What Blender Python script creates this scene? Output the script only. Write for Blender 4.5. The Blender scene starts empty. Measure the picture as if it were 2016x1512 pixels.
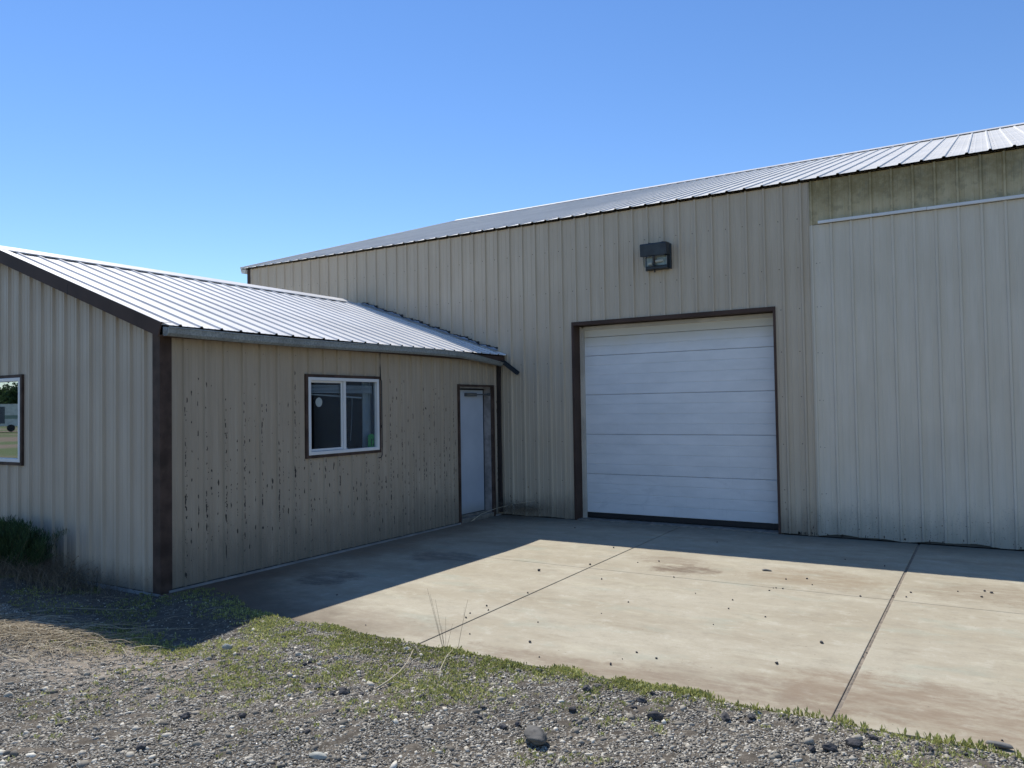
import bpy, math, random
import numpy as np
from mathutils import Vector, Matrix, noise as mnoise

random.seed(7); rng = np.random.default_rng(7)
S = bpy.context.scene
# ------------------------------------------------------------------ camera
CAM = np.array([6.5677, -10.272, 1.68]); YAW, PITCH, ROLL, FPX = -0.551173, 0.029030, -0.015709, 1529.6
def cam_axes():
    cy, sy, cp, sp = math.cos(YAW), math.sin(YAW), math.cos(PITCH), math.sin(PITCH)
    f = np.array([sy*cp, cy*cp, sp]); r0 = np.array([cy, -sy, 0.]); u0 = np.cross(r0, f)
    r = r0*math.cos(ROLL)+u0*math.sin(ROLL); u = u0*math.cos(ROLL)-r0*math.sin(ROLL)
    return r, u, f
CR, CU, CF = cam_axes()
cd = bpy.data.cameras.new('camera'); co = bpy.data.objects.new('camera', cd); S.collection.objects.link(co)
m = Matrix.Identity(4)
for i in range(3):
    m[i][0], m[i][1], m[i][2], m[i][3] = CR[i], CU[i], -CF[i], CAM[i]
co.matrix_world = m
cd.sensor_width = 36; cd.lens = 36*FPX/2016; cd.clip_end = 3000; cd.clip_start = 0.05
S.camera = co
def in_view(P, margin=1.12):
    v = P - CAM; z = v@CF
    x = FPX*(v@CR)/z; y = FPX*(v@CU)/z
    return (z > .3) & (np.abs(x) < 1008*margin+60) & (np.abs(y) < 756*margin+60)
# ------------------------------------------------------------------ light
SUN_DIR = Vector((-0.60, 0.370, 1.0)).normalized()       # towards the sun
elev = math.asin(SUN_DIR.z); az = math.atan2(SUN_DIR.x, SUN_DIR.y)
W = bpy.data.worlds.new('World'); S.world = W; W.use_nodes = True
nt = W.node_tree; nt.nodes.clear()
sky = nt.nodes.new('ShaderNodeTexSky'); sky.sky_type = 'NISHITA'; sky.sun_disc = False
sky.sun_elevation = elev; sky.sun_rotation = az; sky.altitude = 300
sky.air_density = 1.0; sky.dust_density = 0.0; sky.ozone_density = 3.6
bg = nt.nodes.new('ShaderNodeBackground'); bg.inputs[1].default_value = 0.12
ow = nt.nodes.new('ShaderNodeOutputWorld')
hs = nt.nodes.new('ShaderNodeHueSaturation'); hs.inputs['Saturation'].default_value = 1.16; hs.inputs['Hue'].default_value = .506
nt.links.new(sky.outputs[0], hs.inputs['Color']); nt.links.new(hs.outputs[0], bg.inputs[0]); nt.links.new(bg.outputs[0], ow.inputs[0])
sd = bpy.data.lights.new('sun', 'SUN'); sd.energy = 3.9; sd.angle = math.radians(0.5); sd.color = (1, .955, .88)
so = bpy.data.objects.new('sun', sd); S.collection.objects.link(so)
so.rotation_euler = SUN_DIR.to_track_quat('Z', 'Y').to_euler()
S.view_settings.view_transform = 'Standard'; S.view_settings.look = 'None'
S.view_settings.exposure = 0.40; S.view_settings.gamma = 1
S.render.engine = 'CYCLES'
S.cycles.max_bounces = 6; S.cycles.transparent_max_bounces = 8

# ------------------------------------------------------------------ helpers
class NT:
    def __init__(s, name):
        s.m = bpy.data.materials.new(name); s.m.use_nodes = True; s.t = s.m.node_tree; s.t.nodes.clear()
        s.out = s.t.nodes.new('ShaderNodeOutputMaterial')
        s.geo = s.t.nodes.new('ShaderNodeNewGeometry'); s.P = s.geo.outputs['Position']
    def n(s, typ, **kw):
        o = s.t.nodes.new(typ)
        for k, v in kw.items(): setattr(o, k, v)
        return o
    def put(s, sock, v):
        if hasattr(v, 'is_linked') or isinstance(v, bpy.types.NodeSocket): s.t.links.new(v, sock)
        else:
            if isinstance(v, tuple) and len(v) == 3 and sock.type == 'RGBA': v = v+(1,)
            sock.default_value = v
    def math(s, op, a, b=None, c=None, clamp=False):
        o = s.n('ShaderNodeMath', operation=op, use_clamp=clamp)
        s.put(o.inputs[0], a)
        if b is not None: s.put(o.inputs[1], b)
        if c is not None: s.put(o.inputs[2], c)
        return o.outputs[0]
    def xyz(s):
        if not hasattr(s, '_x'):
            o = s.n('ShaderNodeSeparateXYZ'); s.put(o.inputs[0], s.P); s._x = o.outputs
        return s._x
    def scaled(s, sc, off=(0, 0, 0)):
        o = s.n('ShaderNodeMapping'); s.put(o.inputs[0], s.P); o.inputs['Scale'].default_value = sc; o.inputs['Location'].default_value = off
        return o.outputs[0]
    def noise(s, scale, detail=4, rough=.55, sc=None, off=(0, 0, 0), dist=0):
        o = s.n('ShaderNodeTexNoise'); s.put(o.inputs['Vector'], s.scaled(sc or (1, 1, 1), off))
        o.inputs['Scale'].default_value = scale; o.inputs['Detail'].default_value = detail
        o.inputs['Roughness'].default_value = rough; o.inputs['Distortion'].default_value = dist
        return o.outputs['Fac']
    def ramp(s, v, a, b, lo=0., hi=1.):
        o = s.n('ShaderNodeMapRange'); o.interpolation_type = 'SMOOTHSTEP'
        s.put(o.inputs[0], v); o.inputs[1].default_value = a; o.inputs[2].default_value = b
        o.inputs[3].default_value = lo; o.inputs[4].default_value = hi
        return o.outputs[0]
    def mix(s, f, a, b, mode='MIX'):
        o = s.n('ShaderNodeMix', data_type='RGBA', blend_type=mode)
        s.put(o.inputs[0], f); s.put(o.inputs[6], a); s.put(o.inputs[7], b)
        return o.outputs[2]
    def bump(s, h, strength=.3, dist=.01, prev=None):
        o = s.n('ShaderNodeBump'); s.put(o.inputs['Height'], h)
        o.inputs['Strength'].default_value = strength; o.inputs['Distance'].default_value = dist
        if prev is not None: s.put(o.inputs['Normal'], prev)
        return o.outputs[0]
    def ellipse(s, cx, cy, rx, ry, soft=.35, wob=None):
        x = s.math('DIVIDE', s.math('SUBTRACT', s.xyz()[0], cx), rx)
        y = s.math('DIVIDE', s.math('SUBTRACT', s.xyz()[1], cy), ry)
        d = s.math('SQRT', s.math('ADD', s.math('MULTIPLY', x, x), s.math('MULTIPLY', y, y)))
        if wob is not None: d = s.math('ADD', d, s.math('MULTIPLY', s.math('SUBTRACT', wob, .5), 2.2))
        return s.ramp(d, 1-soft, 1+soft*.3, 1, 0)
    def principled(s, col, rough=.5, metal=0., normal=None, spec=.5, **kw):
        b = s.n('ShaderNodeBsdfPrincipled')
        s.put(b.inputs['Base Color'], col); s.put(b.inputs['Roughness'], rough); s.put(b.inputs['Metallic'], metal)
        b.inputs['Specular IOR Level'].default_value = spec
        if normal is not None: s.put(b.inputs['Normal'], normal)
        for k, v in kw.items(): s.put(b.inputs[k], v)
        s.t.links.new(b.outputs[0], s.out.inputs[0]); s.b = b
        return s.m

def mat_flat(name, col, rough=.5, metal=0., var=.12, sc=3., bump=0., spec=.5):
    t = NT(name); f = t.noise(sc, 5)
    c2 = tuple(min(1, c*(1+var)) for c in col); c1 = tuple(c*(1-var) for c in col)
    nrm = t.bump(t.noise(sc*8, 3), bump, .004) if bump else None
    return t.principled(t.mix(t.ramp(f, .3, .7), c1, c2), rough, metal, nrm, spec)

def mat_wall(name, ca, cb, dirt=(.17, .15, .12), streak=.5, dz=.45, rough=.5, algae=False, foot_dirt_shade=1.):
    t = NT(name)
    s1 = t.noise(4, 4, .6, sc=(3, 3, .25)); s2 = t.noise(1.1, 4, .5)
    col = t.mix(t.ramp(s1, .3, .72), ca, cb)
    col = t.mix(t.math('MULTIPLY', t.ramp(s2, .35, .75), .35), col, tuple(c*.86 for c in ca))
    st = t.ramp(t.noise(9, 4, .6, sc=(6, 6, .18)), .56, .75)
    col = t.mix(t.math('MULTIPLY', st, .22*streak), col, dirt)
    # splash dirt plus painted-in shade darkening the foot of the wall, ragged upper limit
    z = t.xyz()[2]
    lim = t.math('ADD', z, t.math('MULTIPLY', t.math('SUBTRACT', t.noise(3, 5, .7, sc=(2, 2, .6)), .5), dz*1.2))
    fd = t.math('MULTIPLY', t.ramp(lim, 0.02, dz, 1, 0), .72*foot_dirt_shade)
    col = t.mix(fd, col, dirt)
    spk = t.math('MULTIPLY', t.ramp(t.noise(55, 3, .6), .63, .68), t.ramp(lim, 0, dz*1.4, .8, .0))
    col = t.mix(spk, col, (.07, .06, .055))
    if algae:
        zz = t.math('ADD', z, t.math('MULTIPLY', t.math('SUBTRACT', t.noise(2.2, 5, .65), .5), .7))
        f = t.math('MULTIPLY', t.ramp(zz, 3.95, 4.42), t.ramp(t.noise(12, 6, .75), .3, .6, .45, 1))
        col = t.mix(t.math('MULTIPLY', f, .85), col, (.20, .155, .06))
        f2 = t.math('MULTIPLY', t.ramp(t.noise(5, 5, .7, off=(3, 1, 5)), .5, .62), .5)
        col = t.mix(f2, col, (.21, .19, .115))
    ob = t.noise(1.4, 2, .5, sc=(1, 1, .5)); n1 = t.bump(ob, .35, .05)
    n2 = t.bump(t.noise(120, 2), .05, .002, n1)
    return t.principled(col, t.ramp(s2, .3, .7, rough-.07, rough+.12), 0., n2, .4)

M = {}
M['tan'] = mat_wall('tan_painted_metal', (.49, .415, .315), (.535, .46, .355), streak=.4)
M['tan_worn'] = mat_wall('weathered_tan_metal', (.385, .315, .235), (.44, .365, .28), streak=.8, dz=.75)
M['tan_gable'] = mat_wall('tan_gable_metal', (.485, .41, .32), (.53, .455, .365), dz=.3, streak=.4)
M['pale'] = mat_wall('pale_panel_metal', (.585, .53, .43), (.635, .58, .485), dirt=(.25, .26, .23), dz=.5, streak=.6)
M['algae'] = mat_wall('stained_cream_panel', (.46, .385, .225), (.54, .46, .29), dirt=(.2, .18, .1), algae=True, streak=1.2, foot_dirt_shade=0)
M['brown'] = mat_flat('dark_brown_trim', (.070, .044, .035), .65, 0, .18, 2, 0., .2)
M['brown_rust'] = mat_flat('weathered_brown_trim', (.070, .046, .037), .65, 0, .35, 6, 0., .2)
M['chip'] = mat_flat('bare_rusted_spot', (.055, .044, .036), .8, 0, .5, 30)
M['chiplight'] = mat_flat('scuffed_spot', (.24, .19, .15), .7, 0, .3, 30)
M['screw'] = mat_flat('screw_head', (.10, .09, .08), .5, .3)
M['white'] = mat_flat('white_vinyl', (.68, .69, .70), .4, 0, .05, 4)
M['black'] = mat_flat('black_rubber', (.012, .012, .014), .6)
M['dark_in'] = mat_flat('dark_interior', (.03, .036, .045), .9)
M['liner'] = mat_flat('interior_board', (.11, .12, .13), .9)
M['cable'] = mat_flat('black_cable', (.014, .013, .013), .5)
M['disc'] = mat_flat('pale_disc', (.33, .38, .38), .6, 0, .03)
M['green'] = mat_flat('green_card', (.06, .36, .08), .6, 0, .12, 20)
M['greenink'] = mat_flat('dark_ink', (.005, .045, .010), .6)
M['bronze'] = mat_flat('dark_bronze_housing', (.030, .038, .046), .45, .2, .25, 8)
M['bulb'] = mat_flat('frosted_bulb', (.75, .75, .72), .3)
M['reflector'] = mat_flat('lamp_reflector', (.7, .7, .68), .35, .3)
M['curtain'] = mat_flat('inner_pale_panel', (.36, .40, .43), .8, 0, .1)
M['jamb'] = mat_flat('stained_door_jamb', (.27, .25, .245), .5, 0, .3, 7)
M['sill'] = mat_flat('weathered_sill', (.22, .20, .17), .85, 0, .3, 9, .3)
M['closer'] = mat_flat('grey_closer', (.13, .14, .15), .45, .5)
# galvanised gutter
t = NT('galvanised_steel'); v = t.n('ShaderNodeTexVoronoi'); t.put(v.inputs['Vector'], t.P); v.inputs['Scale'].default_value = 70
f = t.n('ShaderNodeSeparateColor'); t.put(f.inputs[0], v.outputs['Color'])
col = t.mix(t.ramp(f.outputs[0], 0, 1), (.24, .27, .28), (.36, .39, .40))
col = t.mix(t.math('MULTIPLY', t.ramp(t.noise(4, 4), .5, .7), .5), col, (.16, .17, .165))
M['galv'] = t.principled(col, t.ramp(f.outputs[1], 0, 1, .42, .58), .35)
# roofs
def mat_roof(name, ca, cb, metal):
    t = NT(name)
    col = t.mix(t.ramp(t.noise(.9, 5, .6), .3, .7), ca, cb)
    col = t.mix(t.math('MULTIPLY', t.ramp(t.noise(6, 5, .7), .55, .8), .35), col, tuple(c*.75 for c in ca))
    return t.principled(col, t.ramp(t.noise(3, 3), .3, .7, .45, .6), metal, t.bump(t.noise(1.2, 2), .25, .03), .2)
M['roof'] = mat_roof('white_roof_metal', (.60, .585, .56), (.70, .685, .66), 0.)
M['roof_main'] = mat_roof('pale_roof_metal', (.62, .60, .545), (.70, .675, .62), 0.)
# garage door panel
t = NT('white_garage_panel')
z = t.xyz()[2]
col = t.mix(t.ramp(t.noise(2, 5, .6, sc=(1, 1, 3)), .3, .7), (.66, .68, .70), (.74, .755, .775))
top = t.math('ADD', z, t.math('MULTIPLY', t.noise(2, 4), .25))
col = t.mix(t.math('MULTIPLY', t.ramp(top, 2.55, 2.9), .75), col, (.56, .49, .35))
smear = t.ramp(t.noise(2.0, 6, .7, sc=(1, 1, 2.4), dist=1.0), .52, .72)
low = t.ramp(z, .3, 1.9, 1, .25)
col = t.mix(t.math('MULTIPLY', t.math('MULTIPLY', smear, low), .30), col, (.42, .44, .47))
drip = t.math('MULTIPLY', t.ramp(t.noise(5, 4, .6, sc=(7, 7, .35)), .6, .78), t.ramp(z, .1, 2.6, .6, .15))
col = t.mix(t.math('MULTIPLY', drip, .5), col, (.33, .34, .37))
M['gdoor'] = t.principled(col, .38, 0., t.bump(t.noise(1.5, 2), .3, .03))
t = NT('dusty_white_steel_door')
z = t.xyz()[2]
col = t.mix(t.ramp(t.noise(2, 5), .3, .7), (.44, .49, .57), (.51, .56, .64))
yy = t.math('DIVIDE', t.math('SUBTRACT', t.xyz()[1], -.92), .13); zz = t.math('DIVIDE', t.math('SUBTRACT', z, 1.12), .28)
dd = t.math('ADD', t.math('SQRT', t.math('ADD', t.math('MULTIPLY', yy, yy), t.math('MULTIPLY', zz, zz))), t.math('MULTIPLY', t.noise(7, 5, .7), .8))
col = t.mix(t.math('MULTIPLY', t.ramp(dd, .6, 1.7, 1, 0), .4), col, (.22, .22, .19))
col = t.mix(t.math('MULTIPLY', t.ramp(z, .05, .3, 1, 0), .5), col, (.27, .26, .2))
M['pdoor'] = t.principled(col, .4)
# glass: thin pane
def mat_glass(name, tint, r0):
    t = NT(name)
    tr = t.n('ShaderNodeBsdfTransparent'); tr.inputs[0].default_value = tint+(1,)
    gl = t.n('ShaderNodeBsdfGlossy'); gl.inputs['Roughness'].default_value = .01; gl.inputs[0].default_value = (.9, .95, 1, 1)
    dp = t.n('ShaderNodeVectorMath', operation='DOT_PRODUCT'); t.put(dp.inputs[0], t.geo.outputs['Incoming']); t.put(dp.inputs[1], t.geo.outputs['Normal'])
    g_ = t.math('POWER', t.math('SUBTRACT', 1, t.math('ABSOLUTE', dp.outputs['Value'])), 5)
    f = t.math('ADD', t.math('MULTIPLY', g_, .9), .035+r0, clamp=True)
    mx = t.n('ShaderNodeMixShader'); t.put(mx.inputs[0], f); t.t.links.new(tr.outputs[0], mx.inputs[1]); t.t.links.new(gl.outputs[0], mx.inputs[2])
    t.t.links.new(mx.outputs[0], t.out.inputs[0]); return t.m
M['glass'] = mat_glass('window_glass', (.8, .85, .88), .0)
M['glass_coated'] = mat_glass('mirroring_window_glass', (.35, .38, .40), .5)
M['lens'] = mat_glass('lamp_lens', (.75, .78, .76), .03)
M['screen'] = mat_glass('insect_screen', (.35, .36, .38), .0)

# concrete
t = NT('concrete')
w1 = t.noise(1.0, 5, .6, sc=(.8, 1.7, 1)); w2 = t.noise(3.2, 6, .68, sc=(.55, 1.6, 1), dist=.8); w3 = t.noise(60, 4, .7)
col = t.mix(t.ramp(w1, .32, .68), (.385, .335, .24), (.445, .40, .30))
col = t.mix(t.math('MULTIPLY', t.ramp(w2, .52, .70), .55), col, (0.517, 0.479, 0.348))
col = t.mix(t.math('MULTIPLY', t.ramp(t.noise(2.1, 5, .6, off=(4, 2, 0), sc=(.7, 1.4, 1)), .53, .7), .55), col, (0.359, 0.372, 0.290))
col = t.mix(t.math('MULTIPLY', t.ramp(t.noise(1.3, 6, .72, off=(9, 5, 0), sc=(.6, 1.8, 1)), .50, .72), .6), col, (0.284, 0.233, 0.157))
col = t.mix(t.math('MULTIPLY', t.ramp(w3, .25, .75), .16), col, (0.252, 0.227, 0.168))
iso = t.noise(4.5, 8, .78, off=(7, 3, 0)); iso2 = t.noise(18, 6, .75, sc=(.8, 1.2, 1))
col = t.mix(t.math('MULTIPLY', t.ramp(iso, .50, .66), .45), col, (.30, .265, .20))
col = t.mix(t.math('MULTIPLY', t.ramp(iso, .34, .48, 1, 0), .45), col, (.53, .50, .40))
col = t.mix(t.math('MULTIPLY', t.ramp(iso2, .55, .72), .35), col, (.25, .22, .17))
wob = t.noise(3.0, 7, .75); brk = t.ramp(t.noise(5.5, 7, .75, sc=(.6, 1.6, 1), off=(2, 8, 0)), .34, .62, .25, 1)
mott = t.noise(7, 8, .8, sc=(.6, 1.5, 1), dist=.6)
col = t.mix(t.math('MULTIPLY', t.ramp(mott, .54, .68), .42), col, (0.271, 0.237, 0.168))
col = t.mix(t.math('MULTIPLY', t.ramp(mott, .32, .44, 1, 0), .4), col, (0.504, 0.473, 0.360))
for cx, cy, rx, ry, c, k in [(3.87, -2.62, .38, .26, (.165, .118, .078), .95), (3.6, -2.25, .45, .25, (.22, .165, .11), .6), (5.1, -2.45, .75, .42, (.26, .19, .115), .6),
                             (6.7, -2.4, .8, .45, (.25, .195, .13), .7), (5.3, -5.55, .9, .22, (.20, .155, .11), .5), (6.3, -5.4, 1.1, .45, (.24, .175, .115), .8),
                             (4.6, -5.75, 1.4, .18, (.24, .185, .13), .8), (2.0, -5.6, 1.3, .3, (.26, .21, .15), .6), (.9, -4.6, .35, .4, (.10, .08, .065), .7), (1.3, -3.2, .5, .35, (.11, .09, .075), .6)]:
    col = t.mix(t.math('MULTIPLY', t.math('MULTIPLY', t.ellipse(cx, cy, rx, ry, .45, wob), brk), k), col, c)
# dirt washed over the slab corner next to the annex
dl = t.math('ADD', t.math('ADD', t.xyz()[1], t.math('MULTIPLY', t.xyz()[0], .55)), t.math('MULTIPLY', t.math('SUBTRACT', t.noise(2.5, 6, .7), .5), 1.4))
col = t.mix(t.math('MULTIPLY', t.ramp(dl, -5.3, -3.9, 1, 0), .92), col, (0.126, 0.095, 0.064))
# dark wall-foot band, drips, scattered dark specks, scratches
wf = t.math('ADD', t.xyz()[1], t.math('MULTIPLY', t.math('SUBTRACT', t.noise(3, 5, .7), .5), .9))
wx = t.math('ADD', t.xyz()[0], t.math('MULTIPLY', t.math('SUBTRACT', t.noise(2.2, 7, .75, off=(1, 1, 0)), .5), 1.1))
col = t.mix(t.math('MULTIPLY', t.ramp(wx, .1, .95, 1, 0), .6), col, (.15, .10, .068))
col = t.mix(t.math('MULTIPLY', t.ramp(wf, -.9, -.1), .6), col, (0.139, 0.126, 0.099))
sp = t.n('ShaderNodeTexVoronoi'); t.put(sp.inputs['Vector'], t.P); sp.inputs['Scale'].default_value = 9; sp.inputs['Randomness'].default_value = 1
col = t.mix(t.math('MULTIPLY', t.ramp(sp.outputs['Distance'], .03, .055, 1, 0), .7), col, (0.126, 0.101, 0.070))
scr = t.noise(14, 3, .5, sc=(.6, 2.4, 1), dist=2.5)
col = t.mix(t.math('MULTIPLY', t.ramp(t.math('ABSOLUTE', t.math('SUBTRACT', scr, .5)), 0, .012, 1, 0), t.ramp(w1, .5, .62, 0, .45)), col, (0.580, 0.542, 0.406))
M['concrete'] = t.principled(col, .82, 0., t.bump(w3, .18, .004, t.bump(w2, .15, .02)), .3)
t = NT('joint_dirt')
M['joint'] = t.principled(t.mix(t.ramp(t.noise(25, 5, .7), .35, .65), (.15, .125, .098), (.28, .235, .18)), .95)

# earth
t = NT('earth')
g1 = t.noise(1.0, 5, .6); g2 = t.noise(14, 6, .75); g3 = t.noise(70, 4, .8)
col = t.mix(t.ramp(g2, .3, .7), (.07, .06, .047), (.17, .145, .112))
dust = t.math('ADD', t.math('MULTIPLY', t.ramp(g1, .5, .68), .35), t.ellipse(1.5, -7.25, 1.3, .55, .8, g2), clamp=True)
col = t.mix(dust, col, (.30, .255, .20))
col = t.mix(t.math('MULTIPLY', t.ramp(g3, .5, .7), .5), col, (.05, .045, .04))
far = t.ramp(t.math('SQRT', t.math('ADD', t.math('MULTIPLY', t.xyz()[0], t.xyz()[0]), t.math('MULTIPLY', t.xyz()[1], t.xyz()[1]))), 14, 24)
field = t.mix(t.ramp(t.noise(.12, 6, .6), .4, .6), (.22, .17, .12), (.12, .15, .06))
col = t.mix(far, col, field)
M['earth'] = t.principled(col, .95, 0., t.bump(g3, .6, .012, t.bump(g2, .5, .03)), .2)

def mat_attr(name, lo, mid, hi, rough=.9, spot=0, trans=0.):
    """colour from a per-stone / per-leaf random number"""
    t = NT(name); a = t.n('ShaderNodeAttribute'); a.attribute_name = 'tint'
    r = t.n('ShaderNodeValToRGB'); t.put(r.inputs[0], a.outputs['Fac'])
    e = r.color_ramp.elements; e[0].color = lo+(1,); e[1].color = hi+(1,)
    x = e.new(.55); x.color = mid+(1,)
    col = r.outputs[0]
    if spot: col = t.mix(t.math('MULTIPLY', t.ramp(t.noise(spot, 4, .7), .35, .7), .45), col, tuple(c*.45 for c in mid))
    m_ = t.principled(col, rough, 0., None, .3)
    if trans:
        tl = t.n('ShaderNodeBsdfTranslucent'); t.put(tl.inputs[0], col)
        mx = t.n('ShaderNodeMixShader'); mx.inputs[0].default_value = trans
        t.t.links.new(t.b.outputs[0], mx.inputs[1]); t.t.links.new(tl.outputs[0], mx.inputs[2]); t.t.links.new(mx.outputs[0], t.out.inputs[0])
    return m_
M['gravel'] = mat_attr('crushed_basalt_gravel', (.10, .09, .074), (.41, .37, .295), (.86, .80, .66), .85, 90)
M['leaf'] = mat_attr('weed_leaf', (.18, .19, .06), (.40, .42, .14), (.62, .61, .28), .7, 0, .35)
M['needle'] = mat_attr('shrub_needle', (.025, .05, .022), (.05, .095, .038), (.10, .16, .06), .8, 0, .2)
M['straw'] = mat_attr('dry_straw', (.26, .20, .13), (.48, .40, .27), (.72, .64, .47), .8, 0, .15)
M['deadgrass'] = mat_attr('dead_grass', (.12, .10, .075), (.24, .20, .145), (.42, .37, .27), .9, 0, .15)
M['basalt'] = mat_flat('dark_basalt', (.055, .053, .055), .85, 0, .45, 25, .5)
M['greystone'] = mat_flat('grey_river_stone', (.17, .165, .15), .75, 0, .25, 18, .3)
M['palestone'] = mat_flat('pale_stone', (.36, .36, .31), .75, 0, .2, 18, .3)
M['bark'] = mat_flat('dark_bark', (.04, .032, .028), .9, 0, .4, 30, .6)

C = S.collection
def link_mesh(name, verts, faces, mats, parent=None, fm=None, smooth=False):
    me = bpy.data.meshes.new(name); org = Vector((0, 0, 0))
    if parent is not None: org = parent['_o']; org = Vector(org)
    me.from_pydata([tuple(Vector(v)-org) for v in verts], [], faces)
    if not isinstance(mats, (list, tuple)): mats = [mats]
    for mm in mats: me.materials.append(mm)
    if fm is not None: me.polygons.foreach_set('material_index', fm)
    if smooth: me.polygons.foreach_set('use_smooth', [True]*len(faces))
    me.update()
    o = bpy.data.objects.new(name, me); C.objects.link(o)
    if parent is not None: o.parent = parent
    return o
ORG = []
def sub(name, mb, mats, parent, **kw):
    """child of a mesh part: same origin as the thing"""
    o = mb.build(name, mats, parent, **kw); return o
class MB:
    def __init__(s): s.v = []; s.f = []; s.m = []
    def face(s, pts, mi=0):
        n = len(s.v); s.v += [tuple(p) for p in pts]; s.f.append(tuple(range(n, n+len(pts)))); s.m.append(mi)
    def box(s, a, b, mi=0, M4=None):
        x0, y0, z0 = a; x1, y1, z1 = b
        p = [Vector(q) for q in [(x0, y0, z0), (x1, y0, z0), (x1, y1, z0), (x0, y1, z0), (x0, y0, z1), (x1, y0, z1), (x1, y1, z1), (x0, y1, z1)]]
        if M4 is not None: p = [M4@q for q in p]
        n = len(s.v); s.v += [tuple(q) for q in p]
        for q in [(0, 3, 2, 1), (4, 5, 6, 7), (0, 1, 5, 4), (1, 2, 6, 5), (2, 3, 7, 6), (3, 0, 4, 7)]:
            s.f.append(tuple(n+i for i in q)); s.m.append(mi)
        return s
    def prism(s, prof, A, B, mi=0):
        """closed polygon given as 3D points at A-offset and B-offset"""
        n = len(s.v); k = len(prof); A = Vector(A); B = Vector(B)
        s.v += [tuple(Vector(p)+A) for p in prof]+[tuple(Vector(p)+B) for p in prof]
        for i in range(k): s.f.append((n+i, n+(i+1) % k, n+k+(i+1) % k, n+k+i)); s.m.append(mi)
        s.f.append(tuple(n+i for i in reversed(range(k)))); s.f.append(tuple(n+k+i for i in range(k))); s.m += [mi, mi]
        return s
    def tube(s, pts, r, k=6, mi=0, r1=None):
        pts = [Vector(p) for p in pts]; n0 = len(s.v)
        for i, p in enumerate(pts):
            d = (pts[min(i+1, len(pts)-1)]-pts[max(i-1, 0)]).normalized()
            a = d.cross(Vector((0, 0, 1))); a = a if a.length > .05 else d.cross(Vector((1, 0, 0))); a.normalize(); b = d.cross(a)
            rr = r if r1 is None else r+(r1-r)*i/(len(pts)-1)
            for j in range(k):
                an = 2*math.pi*j/k; s.v.append(tuple(p+a*rr*math.cos(an)+b*rr*math.sin(an)))
        for i in range(len(pts)-1):
            for j in range(k):
                s.f.append((n0+i*k+j, n0+i*k+(j+1) % k, n0+(i+1)*k+(j+1) % k, n0+(i+1)*k+j)); s.m.append(mi)
        s.f.append(tuple(n0+j for j in reversed(range(k)))); s.f.append(tuple(n0+(len(pts)-1)*k+j for j in range(k))); s.m += [mi, mi]
        return s
    def build(s, name, mats, parent=None, **kw): return link_mesh(name, s.v, s.f, mats, parent, s.m, **kw)
def bevel(o, w, seg=2):
    b = o.modifiers.new('bevel', 'BEVEL'); b.width = w; b.segments = seg; b.limit_method = 'ANGLE'; b.angle_limit = math.radians(40); return o
def root(name, label, cat, loc, group=None):
    o = bpy.data.objects.new(name, None); C.objects.link(o); o.location = loc; o['_o'] = list(loc)
    o['label'] = label; o['category'] = cat; o.empty_display_size = .2
    if group: o['group'] = group
    return o
def nest(child, parent):
    """make child (built in the thing's frame) a sub-part of a mesh part with the same origin"""
    child.parent = parent; return child
def tag(o, label=None, cat=None, group=None, kind=None):
    if label: o['label'] = label
    if cat: o['category'] = cat
    if group: o['group'] = group
    if kind: o['kind'] = kind
    return o

PER = .2286
def profile(u0, u1, phase, cuts=(), h=.019, minor=.0035):
    """break points (u, height) of a ribbed sheet"""
    pts = []
    k0 = math.floor((u0-phase)/PER)-1; k1 = math.ceil((u1-phase)/PER)+1
    for k in range(k0, k1+1):
        c = phase+k*PER
        pts += [(c-.021, 0), (c-.010, h), (c+.010, h), (c+.021, 0)]
        for q in (1/3, 2/3):
            d = c+PER*q+.0; pts += [(d-.012, 0), (d-.006, minor), (d+.006, minor), (d+.012, 0)]
    us = np.array([p[0] for p in pts]); hs = np.array([p[1] for p in pts])
    ins = [(u, hh) for u, hh in pts if u0 < u < u1]
    for c in [u0, u1]+[c for c in cuts if u0 < c < u1]: ins.append((c, float(np.interp(c, us, hs))))
    return sorted(set(ins))
def sheet(mb, O, U, V, N, u0, u1, vlo, vhi, phase, holes=(), mi=0, thick=0., wob=0., nv=1, h=.025, minor=.004):
    """ribbed sheet metal: vlo/vhi functions of u, holes (ua, ub, va, vb)"""
    O, U, V, N = map(Vector, (O, U, V, N)); cuts = [c for hh in holes for c in hh[:2]]
    pr = profile(u0, u1, phase, cuts, h, minor)
    P = lambda u, v, hh: O+U*u+V*v+N*hh
    for (a, ha), (b, hb) in zip(pr, pr[1:]):
        if b-a < 1e-6: continue
        c = (a+b)/2; iv = [(0., 1.)]
        cutv = sorted([(hh[2], hh[3]) for hh in holes if hh[0] < c < hh[1]])
        la, lb, ta, tb = vlo(a), vlo(b), vhi(a), vhi(b)
        segs = []; sa, sb = la, lb
        for va, vb in cutv:
            if va > sa: segs.append((sa, sb, va, va))
            sa = sb = vb
        segs.append((sa, sb, ta, tb))
        for (s0, s1, e0, e1) in segs:
            n = max(1, nv)
            for k in range(n):
                q0, q1 = k/n, (k+1)/n
                mb.face([P(a, s0+(e0-s0)*q0, ha), P(b, s1+(e1-s1)*q0, hb), P(b, s1+(e1-s1)*q1, hb), P(a, s0+(e0-s0)*q1, ha)], mi)
    if thick:   # turned-down cut edge at the lower end
        for (a, ha), (b, hb) in zip(pr, pr[1:]):
            mb.face([P(a, vlo(a), ha-thick), P(b, vlo(b), hb-thick), P(b, vlo(b), hb), P(a, vlo(a), ha)], mi)
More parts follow.
